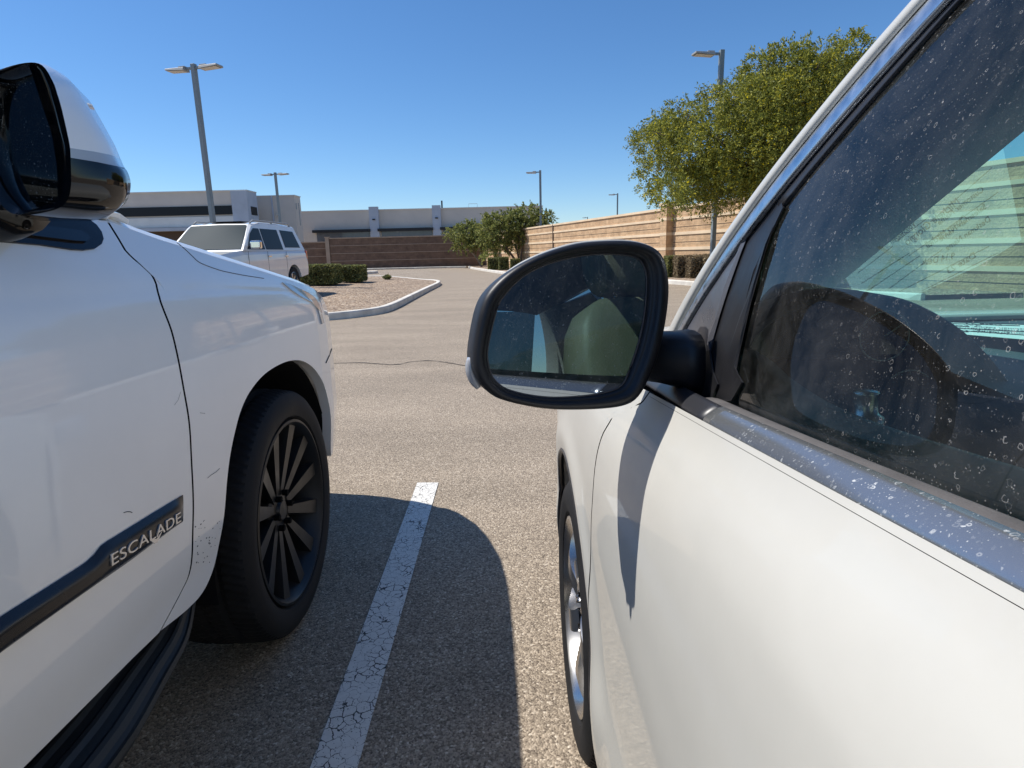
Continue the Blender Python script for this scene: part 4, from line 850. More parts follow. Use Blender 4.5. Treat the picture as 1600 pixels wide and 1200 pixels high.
gi=[(-26,130),(0,118),(40,104),(46,106),(54,128),(60,147),(66,165),(73,186),(80,208),(84,229),(87,248),(89,267),(89.5,292),(89,314),(78,319),(66,322),(45,330),(30,326),(0,285),(-28,200)]
GI=up_([atY(*p,.905) for p in gi]); GI2=[p+np.array([0,.02,0]) for p in GI]
bz=loft('mirror_bezel',[RR,GI,GI2],A['blackgloss'],mr_,caps=False)
ng=nrm([.42,-1,-.08]); pc=np.mean(GI2,axis=0); gm=[]
for p in GI2:
    q=np.array(p); q[1]=q[1]; gm.append(q)
mk('mirror_glass',gm,[tuple(range(len(gm)))],A['mirror'],mr_,outward=(0,-1,0))
am=MB(); am.tube([(-.74,.98,1.315),(-.80,.99,1.30),(-.92,1.0,1.29)],[.045,.05,.06],10); am.tube([(-.79,.93,1.285),(-.84,1.02,1.285)],.035,8); am.build('mirror_arm',A['blackgloss'],mr_,True)
rebase(ES_,(EC,.3,0))
# ================================================================== RIGHT NEAR SUV
TG=thing('white_compact_suv','white compact SUV at right with large oval black-framed mirror and spotted window trim','car')
TC=1.04
def Tbase(y): return float(np.interp(y,[-2.3,-1.9,-1.2,0,1.2,1.6,1.75,1.9,2.05,2.15,2.25],[.34,.19,.15,.14,.14,.140,.148,.175,.245,.33,.5]))
def Tprof(h): return float(np.interp(h,[.2,.27,.34,.42,.52,.62,.75,.85,.93,.98,1.02,1.05,1.08,1.12,1.3],[.05,.022,.008,.003,.010,.006,0,.002,.010,.022,.042,.0615,.066,.072,.08]))
_tp=np.array([Tprof(h) for h in np.linspace(0,1.4,281)]); _tp=np.convolve(np.pad(_tp,6,mode='edge'),np.ones(13)/13,'valid')
def Tsurf(y,h0):
    h0=float(h0)
    w_=min(1,max(0,(h0-.78)/.2)); h=h0-w_*.100*(.589-max(0,min(y,.9)))
    x=Tbase(y)+float(np.interp(h,np.linspace(0,1.4,281),_tp))
    d=math.hypot(y-1.35,h-.35)
    if .6<y and h<.95: x-=.010*math.exp(-((d-.43)/.05)**2)
    return x
def T(px,py,x0=.15): return onS(px,py,Tsurf,x0)
gapT=[(967,639),(952,661),(940,683),(931,720),(926.7,765),(924,810),(923,862),(921.5,900),(921,929),(918.5,960),(918,978),(920,1010),(923,1055),(925,1105),(927,1147)]
gT=[T(*p) for p in gapT][::-1]; print('tiguan gap',np.round(gT,3).tolist())
gT=[(.97,.27),(.98,.36),(.984,.46),(.985,.54)]+[q for q in gT if q[1]>.63]+[(.835,1.003),(.81,1.016)]; gT=smooth(gT,60)
chb=[onS(*p,lambda y,h:.20,.20) for p in((1100,662),(1390,820),(1600,937))]; sl=(chb[2][1]-chb[0][1])/(chb[2][0]-chb[0][0])
print('chrome bottom',np.round(chb,3).tolist())
belt=lambda y: chb[0][1]+sl*(max(y,0)-chb[0][0])-.03*max(0,y-.9)
def bc(y,dh=0): return (y,belt(y)+dh)
ytop=gT[-1][0]
gT[-1][1]=belt(ytop)+.004
dtop=[bc(y,.005) for y in np.linspace(-.35,ytop-.003,20)]
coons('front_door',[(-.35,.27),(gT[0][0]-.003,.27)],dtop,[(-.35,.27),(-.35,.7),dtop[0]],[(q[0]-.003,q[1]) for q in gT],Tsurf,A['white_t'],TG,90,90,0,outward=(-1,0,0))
arc=[(1.35+.388*math.cos(a),.36+.388*math.sin(a)) for a in np.linspace(math.pi+.25,-.2,60)]
tb_=[(gT[0][0]+.003,.27),(arc[0][0]-.002,.27)]+arc+[(1.8,.24),(2.2,.24)]
tt_=[(gT[-1][0]+.003,gT[-1][1]),(.95,1.012),(1.15,1.0),(1.35,.985),(1.7,.945),(2.0,.89),(2.2,.83)]
arcp=[(gT[0][0]+.003,.268)]+[q for q in arc if q[0]>gT[0][0]+.0 or q[1]>.4]
tp_=[tuple(q) for q in smooth(tt_,120)]; gF2=[(q[0]+.003,q[1]) for q in gT]; k1,k2=int(len(gF2)*.35),int(len(gF2)*.7)
im_=[arcp[0],(.965,.42),(1.12,.67),(1.38,.747),(1.5,.717),(1.6,.66),(1.73,.45),arcp[-1]]
om_=[gF2[:k1+1],gF2[k1:k2+1],gF2[k2:],cutpath(tp_,[tp_[0],(1.35,.985)])[0],cutpath(tp_,[(1.35,.985),(1.8,.93)])[0],cutpath(tp_,[(1.8,.93),tp_[-1]])[0],[(2.2,.83),(2.24,.5),(2.2,.24)]]
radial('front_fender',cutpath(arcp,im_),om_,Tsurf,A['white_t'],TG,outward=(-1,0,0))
flange('arch_flange',arc,Tsurf,.03,A['white_t'],TG)
n_=len(gT); gb=[(Tsurf(*q)+.004,q[0]-.01,q[1]) for q in gT]+[(Tsurf(*q)+.004,q[0]+.01,q[1]) for q in gT]
mk('panel_gap',gb,[(i,i+1,n_+i+1,n_+i) for i in range(n_-1)],A['gap'],TG)
# black arch lip and sill
lip=MB(); lip.tube([(Tsurf(*q)+.006,q[0]+(q[0]-1.35)*-.012,q[1]-(q[1]-.36)*.012) for q in arc],.009,6); lip.build('arch_lip',A['blacksat'],TG,True)
lin=[]
for a in np.linspace(-.25,math.pi+.25,26):
    for x in(.165,.48): lin.append((x,1.35+.40*math.cos(a),.36+.40*math.sin(a)))
ml=MB().add(lin,[(2*i,2*i+1,2*i+3,2*i+2) for i in range(25)]); ml.poly([(.48,1.35+.40*math.cos(a),.36+.40*math.sin(a)) for a in np.linspace(-.25,math.pi+.25,26)]); ml.build('arch_liner',A['liner'],TG,fix=False)
MB().box((.155,-.9,.17),(.24,.99,.265)).build('sill_trim',A['blacksat'],TG,bevel=.02)
wheel(TG,'front_wheel',(.152,1.345,.34),.34,.235,.22,-1,'silver',rimm=A['rimsilver'])
wheel(TG,'rear_wheel',(.155,-1.25,.34),.34,.235,.22,-1,'silver',rimm=A['rimsilver'])
wheel(TG,'front_wheel',(2*TC-.152,1.345,.34),.34,.235,.22,1,'silver',rimm=A['rimsilver'])
wheel(TG,'rear_wheel',(2*TC-.155,-1.25,.34),.34,.235,.22,1,'silver',rimm=A['rimsilver'])
# rear side panels, far side
rarc=[(-1.25+.40*math.cos(a),.36+.39*math.sin(a)) for a in np.linspace(math.pi,0,24)]
for mir in(None,TC):
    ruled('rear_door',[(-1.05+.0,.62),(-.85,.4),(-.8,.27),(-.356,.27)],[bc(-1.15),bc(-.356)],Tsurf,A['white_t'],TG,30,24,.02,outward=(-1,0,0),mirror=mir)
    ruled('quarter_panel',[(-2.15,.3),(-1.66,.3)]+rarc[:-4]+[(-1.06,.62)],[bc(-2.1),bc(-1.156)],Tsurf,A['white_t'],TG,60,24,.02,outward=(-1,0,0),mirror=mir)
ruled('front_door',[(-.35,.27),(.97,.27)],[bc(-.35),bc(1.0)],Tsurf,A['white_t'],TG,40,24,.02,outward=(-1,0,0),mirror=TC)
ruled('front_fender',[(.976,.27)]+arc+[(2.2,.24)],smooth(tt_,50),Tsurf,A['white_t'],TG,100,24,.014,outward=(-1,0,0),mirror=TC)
# bonnet
vs=[];nu,nv=30,40; ty=[q[0] for q in tt_]; th=[q[1] for q in tt_]
for i in range(nu):
    y0=1.06+ (2.2-1.06)*i/(nu-1)
    for j in range(nv):
        t=j/(nv-1); e=abs(2*t-1)
        he=float(np.interp(y0,ty,th)); xe=Tsurf(y0,he); x=xe+(2*TC-2*xe)*t
        y=y0+(.13*(1-e**2) if True else 0)*(1 if i>2 else .9)
        vs.append((x,y,he+.075*(1-e**4)*(1-.35*i/(nu-1))))
mk('hood',vs,gridfaces(nu,nv),A['white_t'],TG,True,.012,outward=(0,0,1))
secs=[]
for k,(x,y) in enumerate([(.19,1.95),(.27,2.08),(.4,2.2),(.6,2.29),(.85,2.33),(1.04,2.34),(1.23,2.33),(1.48,2.29),(1.68,2.2),(1.81,2.08),(1.89,1.95)]):
    secs.append([(x,y-.02,.22),(x,y+.02,.35),(x,y+.02,.55),(x,y,.72),(x,y-.02,.85)])
loft('front_bumper',secs,A['white_t'],TG,closed=False,caps=False,thick=.01)
MB().box((.6,2.28,.6),(1.48,2.36,.74)).build('grille',A['blackgloss'],TG,bevel=.01)
for s in(-1,1): MB().box((TC+s*.62-.15,2.1,.66),(TC+s*.62+.15,2.27,.8)).build('headlight',A['lens'],TG,bevel=.03)
# ---- glasshouse surface
def Xg(y,h): return .235+.14*(h-1.07)+.50*max(0,h-1.07)**2+.07*max(0,min(y,1.4)-.2)**2+.02*max(0,-y-.6)
def G(px,py,off=0): return onS(px,py,lambda y,h:Xg(y,h)-off,.3)
def gp(q,off=0): return (Xg(*q)-off,q[0],q[1])
outer=[G(*p,.012) for p in((1022,562),(1036,539),(1055,480),(1100,416),(1178,300),(1300,148),(1417,0))]
white_in=[G(*p,.012) for p in((1047,541),(1058,515),(1071.7,480),(1113,416),(1194,300),(1322,148),(1441,0))]
chr_a=[G(*p,.010) for p in((1050,541),(1061,515),(1075,480),(1116.5,416),(1197,300),(1326,148),(1445,0))]
chr_b=[G(*p,.010) for p in((1052,545),(1070,515),(1088,480),(1130,416),(1214,300),(1350,148),(1474,0))]
seal_in=[G(*p) for p in((1216,306),(1232,302),(1262,262),(1372,138),(1498,0))]
def pf(L):
    a=np.array(L); c=np.polyfit(a[:,1],a[:,0],2); hs_=np.linspace(a[:,1].min(),a[:,1].max(),9); return [(float(np.polyval(c,h)),float(h)) for h in hs_]
outer,white_in,chr_a,chr_b=pf(outer),pf(white_in),pf(chr_a),pf(chr_b)
print('outer',np.round(outer,3).tolist()); print('chr_b',np.round(chr_b,3).tolist()); print('seal',np.round(seal_in,3).tolist())
# continue every line over the roof rail to the back (world coordinates)
def ext(line,h1):
    y0,h0=line[-1]; y1,hh=line[-2]; k=(h0-hh)/(y0-y1)
    return line+[(y0-.12,h0+ -k*.12*.8),(y0-.25,h0-k*.25*.66),(y0-.42,h1-.02),(y0-.65,h1),(-.8,h1),(-1.3,h1-.06)]
def band(name,a,b,m,n=90,offa=0,offb=0,bulge=0,thick=.012,nv=7,parent=TG):
    a=resample(a,n); b=resample(b,n); vs=[]
    for i in range(n):
        for j in range(nv):
            t=j/(nv-1); q=a[i]*(1-t)+b[i]*t; o=offa*(1-t)+offb*t+bulge*math.sin(math.pi*t)**.7; vs.append((Xg(*q)-o,q[0],q[1]))
    return mk(name,vs,gridfaces(n,nv),m,parent,True,thick,outward=(-1,0,0))
Rf=1.60
ow,wi,ca,cb=ext(outer,Rf+.02),ext(white_in,Rf-.01),ext(chr_a,Rf-.012),ext(chr_b,Rf-.035)
band('roof_pillar',ow,wi,A['white_t'],offa=.006,offb=.012,bulge=.008)
band('window_chrome_frame',ca,cb,A['frame'],offa=.010,offb=.009,bulge=.003)
band('pillar_seam',wi,cb,A['gap'],offa=.004,offb=.004,bulge=0,thick=.004)
# glass outline
gfront=[G(*p) for p in((1143,623),(1160,597),(1150,575),(1143,547),(1160,495),(1183,420),(1204,368),(1225,322))]
gtop=[G(*p) for p in((1225,322),(1262,274),(1372,146),(1498,3))]
gtop=ext(gtop,Rf-.055)
gbot_px=[G(*p) for p in((1143,623),(1300,680),(1450,738),(1600,797))]
sb=(gbot_px[-1][1]-gbot_px[0][1])/(gbot_px[-1][0]-gbot_px[0][0]); gb0=gbot_px[0]
gb=lambda y: gb0[1]+sb*(max(y,0)-gb0[0])
print('glass bottom',np.round(gbot_px,3).tolist(),'slope',sb,'gtop',np.round(gtop,3).tolist(),'gfront',np.round(gfront,3).tolist())
yB=-.30
g_t=[q for q in gtop if q[0]>yB]; g_t.append((yB,float(np.interp(yB,[q[0] for q in gtop[::-1]],[q[1] for q in gtop[::-1]]))))
gpoly=[(yB,gb(yB)-.01),(gb0[0],gb0[1]-.01)]+gfront[1:]+g_t[1:]
def flat(name,poly,m,off,parent,thick=0,Xf=Xg,sgn=1,mirror=None):
    bm=bmesh.new(); vs=[bm.verts.new((0,q[0],q[1])) for q in poly]; bm.faces.new(vs); bmesh.ops.triangulate(bm,faces=bm.faces)
    for _ in range(3): bmesh.ops.subdivide_edges(bm,edges=[e for e in bm.edges if e.calc_length()>.06],cuts=1); bmesh.ops.triangulate(bm,faces=bm.faces)
    me=bpy.data.meshes.new(name)
    for v in bm.verts: v.co.x=Xf(v.co.y,v.co.z)-off; 
    if mirror is not None:
        for v in bm.verts: v.co.x=2*mirror-v.co.x
    bmesh.ops.recalc_face_normals(bm,faces=bm.faces)
    tot=sum(f.normal.x*f.calc_area() for f in bm.faces)
    if (tot>0)==(mirror is None): bmesh.ops.reverse_faces(bm,faces=bm.faces)
    for f in bm.faces:f.smooth=not thick
    bm.to_mesh(me); bm.free(); me.materials.append(m); o=bpy.data.objects.new(name,me); COL.objects.link(o); o.parent=parent
    if thick: s=o.modifiers.new('s','SOLIDIFY'); s.thickness=thick; s.offset=-1
    else:
        sg=-1 if mirror is None else 1; nn_=[]
        for v in me.vertices:
            y,h=v.co.y,v.co.z; e=.004; gy=(Xf(y+e,h)-Xf(y-e,h))/(2*e); gh=(Xf(y,h+e)-Xf(y,h-e))/(2*e); q=Vector((-1,gy,gh)) if mirror is None else Vector((1,gy,gh)); nn_.append(q.normalized())
        me.normals_split_custom_set_from_vertices(nn_)
    return o
gfs=sorted([(q[0],q[1]) for q in gfront if q[1]>1.08],key=lambda q:q[0]); gts=sorted(g_t,key=lambda q:q[0])
yc=list(np.linspace(yB,gts[-1][0]-.001,110)); vs=[];vn=[]
for y in yc:
    b_=gb(y)-.01 if y<gfs[0][0] else float(np.interp(y,[q[0] for q in gfs],[q[1] for q in gfs]))-.004
    t_=float(np.interp(y,[q[0] for q in gts],[q[1] for q in gts])); t_=max(t_,b_+.002)
    for j in range(50):
        h=b_+(t_-b_)*j/49; vs.append((Xg(y,h),y,h)); e=.004; vn.append(Vector((-1,(Xg(y+e,h)-Xg(y-e,h))/(2*e),(Xg(y,h+e)-Xg(y,h-e))/(2*e))).normalized())
dw=mk('door_window',vs,gridfaces(110,50),A['glass'],TG,True,outward=(-1,0,0)); dw.data.normals_split_custom_set_from_vertices(vn)
# black seal between chrome frame and glass
g_t2=[gtop[0]]+gtop[1:]; band('window_seal',[seal_in[0]]+[q for q in cb if q[0]<seal_in[0][0]],[(q[0]-.002,q[1]-.003) for q in gtop],A['blacksat'],offa=.004,offb=.003,bulge=.001,thick=.01)
# channel between sail and glass
sail_r=[G(*p) for p in((1126,625),(1118,580),(1114,531),(1140,450),(1179,352),(1216,306))]
chan=[G(*p) for p in((1126,628),(1118,580),(1114,531),(1140,450),(1178,352),(1214,308))]+[G(*p) for p in((1227,316),(1229,324),(1206,372),(1186,422),(1163,497),(1147,547),(1155,572),(1165,597),(1148,626))]
flat('window_channel',chan,A['blackmat'],.004,TG,.002)
sail=[G(*p) for p in((1216,305),(1180,352),(1142,450),(1116,531),(1117,548),(1080,552),(1045,548),(1053,541),(1071,514),(1090,480),(1132,416),(1190,335))]
flat('mirror_base',[G(*p) for p in((1117,547),(1122,580),(1130,600),(1112,648),(1040,628),(1040,560),(1045,549),(1080,553))],A['blackmat'],.007,TG,.002)
flat('mirror_sail',sail,A['sail'],.0065,TG,.002)
# belt line: chrome strip, weatherstrip
ys=np.linspace(-.4,chb[0][0],50); nv=11; vs=[]
ctop=[onS(*p,lambda y,h:.216,.216) for p in((1120,635),(1543,820))]; dh=ctop[0][1]-(belt(ctop[0][0])); print('chrome height',dh,ctop)
dh=max(.018,dh)
for y in ys:
    for j in range(nv):
        t=j/(nv-1); x=.2+.018*t-.007*math.sin(math.pi*min(1,t*1.0))**.6; vs.append((x,y-.02*(t>.5)*0,belt(y)+dh*t))
mk('belt_chrome_strip',vs,gridfaces(50,nv),A['trim'],TG,True,.006,outward=(-1,0,0))
ys2=np.linspace(chb[0][0]+.002,1.05,20); vs=[]
for y in ys2:
    for j in range(nv):
        t=j/(nv-1); x=.2+.018*t-.006*math.sin(math.pi*t)**.6+.09*max(0,y-.6)*.6; vs.append((x,y,belt(y)+dh*t))
mk('belt_end_trim',vs,gridfaces(20,nv),A['blacksat'],TG,True,.006,outward=(-1,0,0))
vs=[]
ys3=np.linspace(-.4,gb0[0]+.02,50)
for y in ys3:
    for j in range(6):
        t=j/5; x=.214+(Xg(y,gb(y))-.003-.214)*t; vs.append((x,y,(belt(y)+dh-.004)*(1-t)+(gb(y)-.004)*t+.003*math.sin(math.pi*t)))
mk('belt_weatherstrip',vs,gridfaces(50,6),A['weather'],TG,True,.004,outward=(0,0,1))
# thin dark tube drawn in as the shadow line under the chrome
mb=MB(); mb.tube([(Tsurf(y,belt(y)-.001)+.0004,y,belt(y)-.001) for y in np.linspace(-.4,.8,50)],.00055,5); mb.build('belt_shadow_gap',A['gap'],TG,True)
# mirror
mc=np.array([.08,.70,1.135]); mn=nrm([.245,-.965,.118])
bo=[(739,569),(740,537),(751,481),(767,450),(801,420),(845,397),(895,381),(939,375.6),(986,375.6),(1017,383),(1036,397),(1045,422),(1047.5,459),(1042,506),(1032,550),(1020,584),(1001,619),(979,634),(939,640),(876,641),(829,636),(782,624),(757.5,606),(745,588)]
gl_=[(765,565),(765.5,540),(779,484),(790,462),(818,433),(852,414),(897,401),(940,395.4),(984,397),(1003,403),(1012,416),(1016,436),(1014,478),(1008,516),(1000,547),(989,578),(979,600),(962,611),(925,619),(872,622.5),(830,618.5),(797,610),(781,600),(771,587)]
BO=[onPl(*p,mc,mn) for p in bo]; GL=[onPl(*p,mc,mn) for p in gl_]
BO=smooth(BO,120,True); GL=smooth(GL,120,True); cB=np.mean(BO,axis=0)
mt_=bpy.data.objects.new('side_mirror',None); COL.objects.link(mt_); mt_.parent=TG
fwd=-mn; fh=nrm([.10,.99,-.06])
mid=lambda t,d:[a*(1-t)+b*t+fwd*d for a,b in zip(BO,GL)]
loft('mirror_bezel',[[cB+(p-cB)*.985+fwd*.045 for p in BO],[p+fwd*.012 for p in BO],[a+fwd*.003+(b-a)*.03 for a,b in zip(BO,GL)],mid(.14,-.002),mid(.45,-.004),mid(.66,-.001),mid(.72,.004),mid(.80,.003),mid(.93,.006),mid(1.0,.014)],A['blackmat'],mt_,caps=False)
sc_=lambda s,d,dx=0:[cB+(p-cB)*s+fh*d+np.array([dx,0,0]) for p in BO]
loft('mirror_housing',[sc_(.96,.045),sc_(1.0,.036),sc_(1.03,.036,-.001),sc_(1.045,.05,-.002),sc_(1.02,.08),sc_(.9,.105,.004),sc_(.7,.125,.008),sc_(.4,.137,.01)],A['white_t'],mt_)
mk('mirror_glass',[p+fwd*.010 for p in GL],[tuple(range(len(GL)))],A['mirror'],mt_,outward=tuple(mn))
rg=MB(); rg.tube([p+fwd*.0095 for p in list(GL)+[GL[0]]],.0011,5,False); rg.build('glass_rim',A['weather'],mt_,True)
ts=MB(); tsl=[onPl(*p,mc+fwd*.022,mn) for p in((742,553),(737.5,560),(735.5,572),(737,585),(742,597),(748,606))]; ts.tube(smooth(tsl,14),[.003,.004,.0055,.006,.0065,.0065,.0065,.0065,.006,.006,.0055,.005,.004,.003],10); ts.build('turn_signal',A['lens'],mt_,True)
# arm
def sec(pts,x): return [atX(px,py,x) for px,py in pts]
s1=[onPl(*p,mc+fwd*.05,mn) for p in((1020,556),(1040,560),(1040,596),(1030,623),(1005,628),(1000,620),(1000,590),(1004,562))]
def arm_sec(c,hy,hz,n=16,tilt=0):
    return [np.array(c)+np.array([0,hy*math.copysign(abs(math.cos(a))**.6,math.cos(a)),hz*math.copysign(abs(math.sin(a))**.6,math.sin(a))+tilt*hy*math.cos(a)]) for a in np.linspace(0,2*math.pi,n,endpoint=False)]
loft('mirror_arm',[arm_sec((.14,.81,1.08),.03,.026),arm_sec((.17,.80,1.08),.033,.030),arm_sec((.20,.79,1.08),.036,.033),arm_sec((.225,.78,1.078),.042,.036),arm_sec((.245,.775,1.074),.05,.042)],A['blackmat'],mt_)
# windscreen, roof and interior
wp0=np.array([0,1.17,1.09]); wp1=np.array([0,.62,1.47]); wd=nrm(wp1-wp0)
def wsp(x,s): return np.array([x,0,0])+wp0+wd*s
wl0,wl1=onPl(1317,428,wp0,np.cross([1,0,0],wd)),onPl(1600,190,wp0,np.cross([1,0,0],wd)); print('ws edge',wl0,wl1)
L_=np.linalg.norm(wp1-wp0)
def wedge(s): # inner pillar edge x for distance s up the screen
    s0=(wl0-wp0).dot(wd); s1=(wl1-wp0).dot(wd); return wl0[0]+(wl1[0]-wl0[0])*(s-s0)/(s1-s0)
vs=[wsp(wedge(-.14)-.02,-.14),wsp(2*TC-wedge(-.14)+.02,-.14),wsp(2*TC-wedge(.8)+.02,.80),wsp(wedge(.8)-.02,.80)]
MB().add(vs,[(0,1,2,3)]).build('windscreen',A['windscreen'],TG,fix=False)
# A pillar inner trim: from side frame to windscreen edge
for mir in(1,-1):
    rows=[]; ow_=sorted([tuple(a) for a in ow[:12]],key=lambda a:a[1])
    for s in np.linspace(-.12,.82,24):
        q=wsp(wedge(s),s); ho=min(max(q[2],outer[0][1]),1.58); oc=ow_; yo=float(np.interp(ho,[a[1] for a in oc],[a[0] for a in oc])); y,h=yo-.01,ho-.01
        rows.append([ (Xg(y,h)+.004,y-.02,h-.02),((Xg(y,h)*.55+q[0]*.45),(y+q[1])/2-.035,(h+q[2])/2-.035),(q[0]-.012,q[1]-.02,q[2]-.012),(q[0],q[1],q[2]+.002),((q[0]-.02),q[1]+.0,q[2]+.006),(Xg(y,h)+.012,y,h+.002)])
    if mir<0: rows=[[(2*TC-p[0],p[1],p[2]) for p in r] for r in rows]
    loft('pillar_trim',rows,[A['beige']],TG,closed=True)
rr=[]
top_h=[(.62,1.50),(.5,1.56),(.3,1.61),(0,1.65),(-.6,1.67),(-1.3,1.64),(-1.8,1.58)]
for (y,h) in top_h:
    row=[];xe=Xg(y,min(h,1.6))-.01
    for t in np.linspace(0,1,21): row.append((xe+(2*TC-2*xe)*t,y,(h-.05*abs(2*t-1)**4)))
    rr.append(row)
rf=loft('roof',rr,A['white_t'],TG,closed=False,caps=False,thick=.0)
s=rf.modifiers.new('s','SOLIDIFY'); s.thickness=.012; s.offset=0
hl_=[[ (p[0],p[1],p[2]-.035) for p in r[1:-1]] for r in rr]
loft('headliner',hl_,A['beige'],TG,closed=False,caps=False)
for y0,y1 in((-.30,-.42),):
    for mx in(0,1):
        v=[]
        for (y,h) in((y0,gb(y0)),(y1,gb(y1)),(y1-.03,1.57),(y0-.05,1.57)): x=Xg(y,h)-.003; v.append(((2*TC-x) if mx else x,y,h))
        v+=[(q[0]+(.07 if not mx else -.07),q[1],q[2]) for q in v]; MB().add(v,[(0,1,2,3),(7,6,5,4),(0,4,5,1),(1,5,6,2),(2,6,7,3),(3,7,4,0)]).build('middle_pillar',A['blackgloss'],TG)
for mx in(0,1):
    v=[]
    for (y,h) in((-.36,1.0),(-.47,1.0),(-.5,1.55),(-.40,1.55)): x=Xg(y,h)+.075; v.append(((2*TC-x) if mx else x,y,h))
    v+=[(q[0]+(.03 if not mx else -.03),q[1],q[2]) for q in v]; MB().add(v,[(0,1,2,3),(7,6,5,4),(0,4,5,1),(1,5,6,2),(2,6,7,3),(3,7,4,0)]).build('pillar_trim',A['beige'],TG)
flat('rear_door_window',[(-1.25,gb(-1)),(-.43,gb(-.43)),(-.46,1.545),(-1.2,1.53)],A['tinted_m'],0,TG)
[flat('rear_quarter_window',[(-1.75,gb(-1)+.06),(-1.33,gb(-1)),(-1.28,1.52),(-1.5,1.5)],A['tinted_m'],0,TG,mirror=q) for q in(None,TC)]
flat('door_window',[(-.3,gb(-.3)),(.9,gb(.9)),(.55,1.46),(.2,1.545),(-.3,1.545)],A['tinted_m'],0,TG,mirror=TC)
flat('rear_door_window',[(-1.25,gb(-1)),(-.43,gb(-.43)),(-.46,1.545),(-1.2,1.53)],A['tinted_m'],0,TG,mirror=TC)
for mir in(None,TC):
    flat('rear_pillar',[(-2.1,gb(-1)),(-1.75,gb(-1)+.06),(-1.5,1.5),(-1.28,1.52),(-1.3,1.57),(-1.85,1.55)],A['white_t'],.005,TG,.03,mirror=mir)
    flat('rear_pillar',[(-1.33,gb(-1)),(-1.25,gb(-1)),(-1.2,1.53),(-1.28,1.52)],A['blackgloss'],.005,TG,.03,mirror=mir)
    band_=[(q,) for q in()]
MB().add([(.42,-2.1,1.08),(2*TC-.42,-2.1,1.08),(2*TC-.5,-1.83,1.54),(.5,-1.83,1.54)],[(0,1,2,3)]).build('rear_window',A['tinted_m'],TG,fix=False)
MB().box((.3,-2.2,.35),(2*TC-.3,-2.1,1.08)).build('tailgate',A['white_t'],TG,bevel=.03)
MB().box((.42,-2.0,.2),(2*TC-.42,2.0,.32)).build('floor_pan',A['liner'],TG)
MB().box((.5,1.05,.3),(2*TC-.5,1.95,.85)).build('engine_bay',A['liner'],TG)
MB().box((.24,.98,.3),(2*TC-.24,1.04,1.0)).build('bulkhead',A['liner'],TG)
# door card with rounded top
secs=[]
for y in np.linspace(-.3,1.02,50):
    b=gb(min(y,.7)); bump=.035*math.exp(-((y-.80)/.16)**2)
    sx=Xg(y,1.07)-.235
    P=[(.225+sx,b-.03),(.240+sx,b-.022),(.262+sx,b-.006+bump*.4),(.288+sx,b+.002+bump),(.318+sx,b-.006+bump),(.338+sx,b-.035+bump*.5),(.342+sx,b-.09),(.335+sx,b-.2),(.36,.8),(.36,.35),(.225,.35)]
    secs.append([(x,y,h) for x,h in P])
loft('door_panel',secs,A['doorcard'],TG)
kn=MB(); kb=atX(1352,650,.345); kn.tube([kb+[0,0,-.02],kb,kb+[0,0,.003],kb+[-.002,0,.022],kb+[-.002,0,.024]],[.016,.016,.0105,.0105,.012],20); kn.tube([kb+[-.002,0,.0245],kb+[-.002,0,.0255]],[.0115,.009],20); kn.tube([kb+[.01,0,-.015],kb+[.03,-.06,-.02],kb+[.04,-.16,-.03]],[.006,.005,.003],8); kn.build('door_release',pm('satin_chrome',(.6,.62,.62),.28,metal=1),TG,True)
# dashboard
def dprof(x):
    u=(x-.3)/(2*TC-.6)
    return [(1.0,.6),(.72,.6),(.68,.8),(.66,.92),(.69,.985),(.75,1.022),(.85,1.045),(1.0,1.055),(1.12,1.065),(1.2,1.06),(1.24,1.0)]
secs=[]
for x in np.linspace(.30,2*TC-.30,60):
    e=1-.15*abs((x-TC)/(TC-.3))**6; secs.append([(x,y,h*(1 if h<.9 else 1)*1.0-.03*(1-e)) for y,h in smooth(dprof(x),30)])
loft('dashboard',secs,A['dash'],TG)
# instrument hood (rounded arch) and cluster
hp=[onPl(*p,(0,.80,0),np.array([0.,1,0])) for p in((1180,585),(1165,560),(1172,530),(1195,505),(1235,483),(1290,466),(1340,462),(1400,470),(1450,490),(1500,522),(1545,568),(1575,615),(1588,655))]
hp=smooth(hp,40); secs=[]
hc_=np.array([.5,.8,1.0])
for p in hp:
    c=np.array([.47,p[1],1.02]); d=p-c; 
    secs.append([c+d*.965+[0,-.0,0],c+d*1.0+[0,-.012,0],c+d*1.035+[0,-.0,0],c+d*1.05+[0,.06,0],c+d*1.0+[0,.16,-.01],c+d*.93+[0,.25,-.03],c+d*.90+[0,.25,-.035],c+d*.93+[0,.10,-.01]])
loft('instrument_hood',secs,A['dash'],TG)
pl_=np.array([0,.90,0]); nn=nrm([0.12,1,.25])
face=[hp[i]+np.array([0,.10,-.012]) for i in range(len(hp))]
MB().poly(face).build('gauge_face',A['gauge'],TG,fix=False)
for (cx,cy,r) in((1382,525,.034),(1418,618,.036)):
    c=onPl(cx,cy,(0,.81,0),np.array([0.,1,0])); mb=MB(); mb.tube([c+[r*math.cos(a),0,r*1.0*math.sin(a)] for a in np.linspace(0,2*math.pi,48)],.0011,6,False); g=mb.build('gauge_ring',A['ring'],TG,True)
    a=.6; MB().tube([c,c+[r*.8*math.cos(a),0,r*.8*math.sin(a)]],.001,5).build('needle',A['ring'],g)
    tk=MB()
    for a in np.linspace(-.6,3.74,13): tk.tube([c+[r*.82*math.cos(a),0,r*.82*math.sin(a)],c+[r*.93*math.cos(a),0,r*.93*math.sin(a)]],.0006,4)
    tk.build('dial_marks',A['ring'],g)
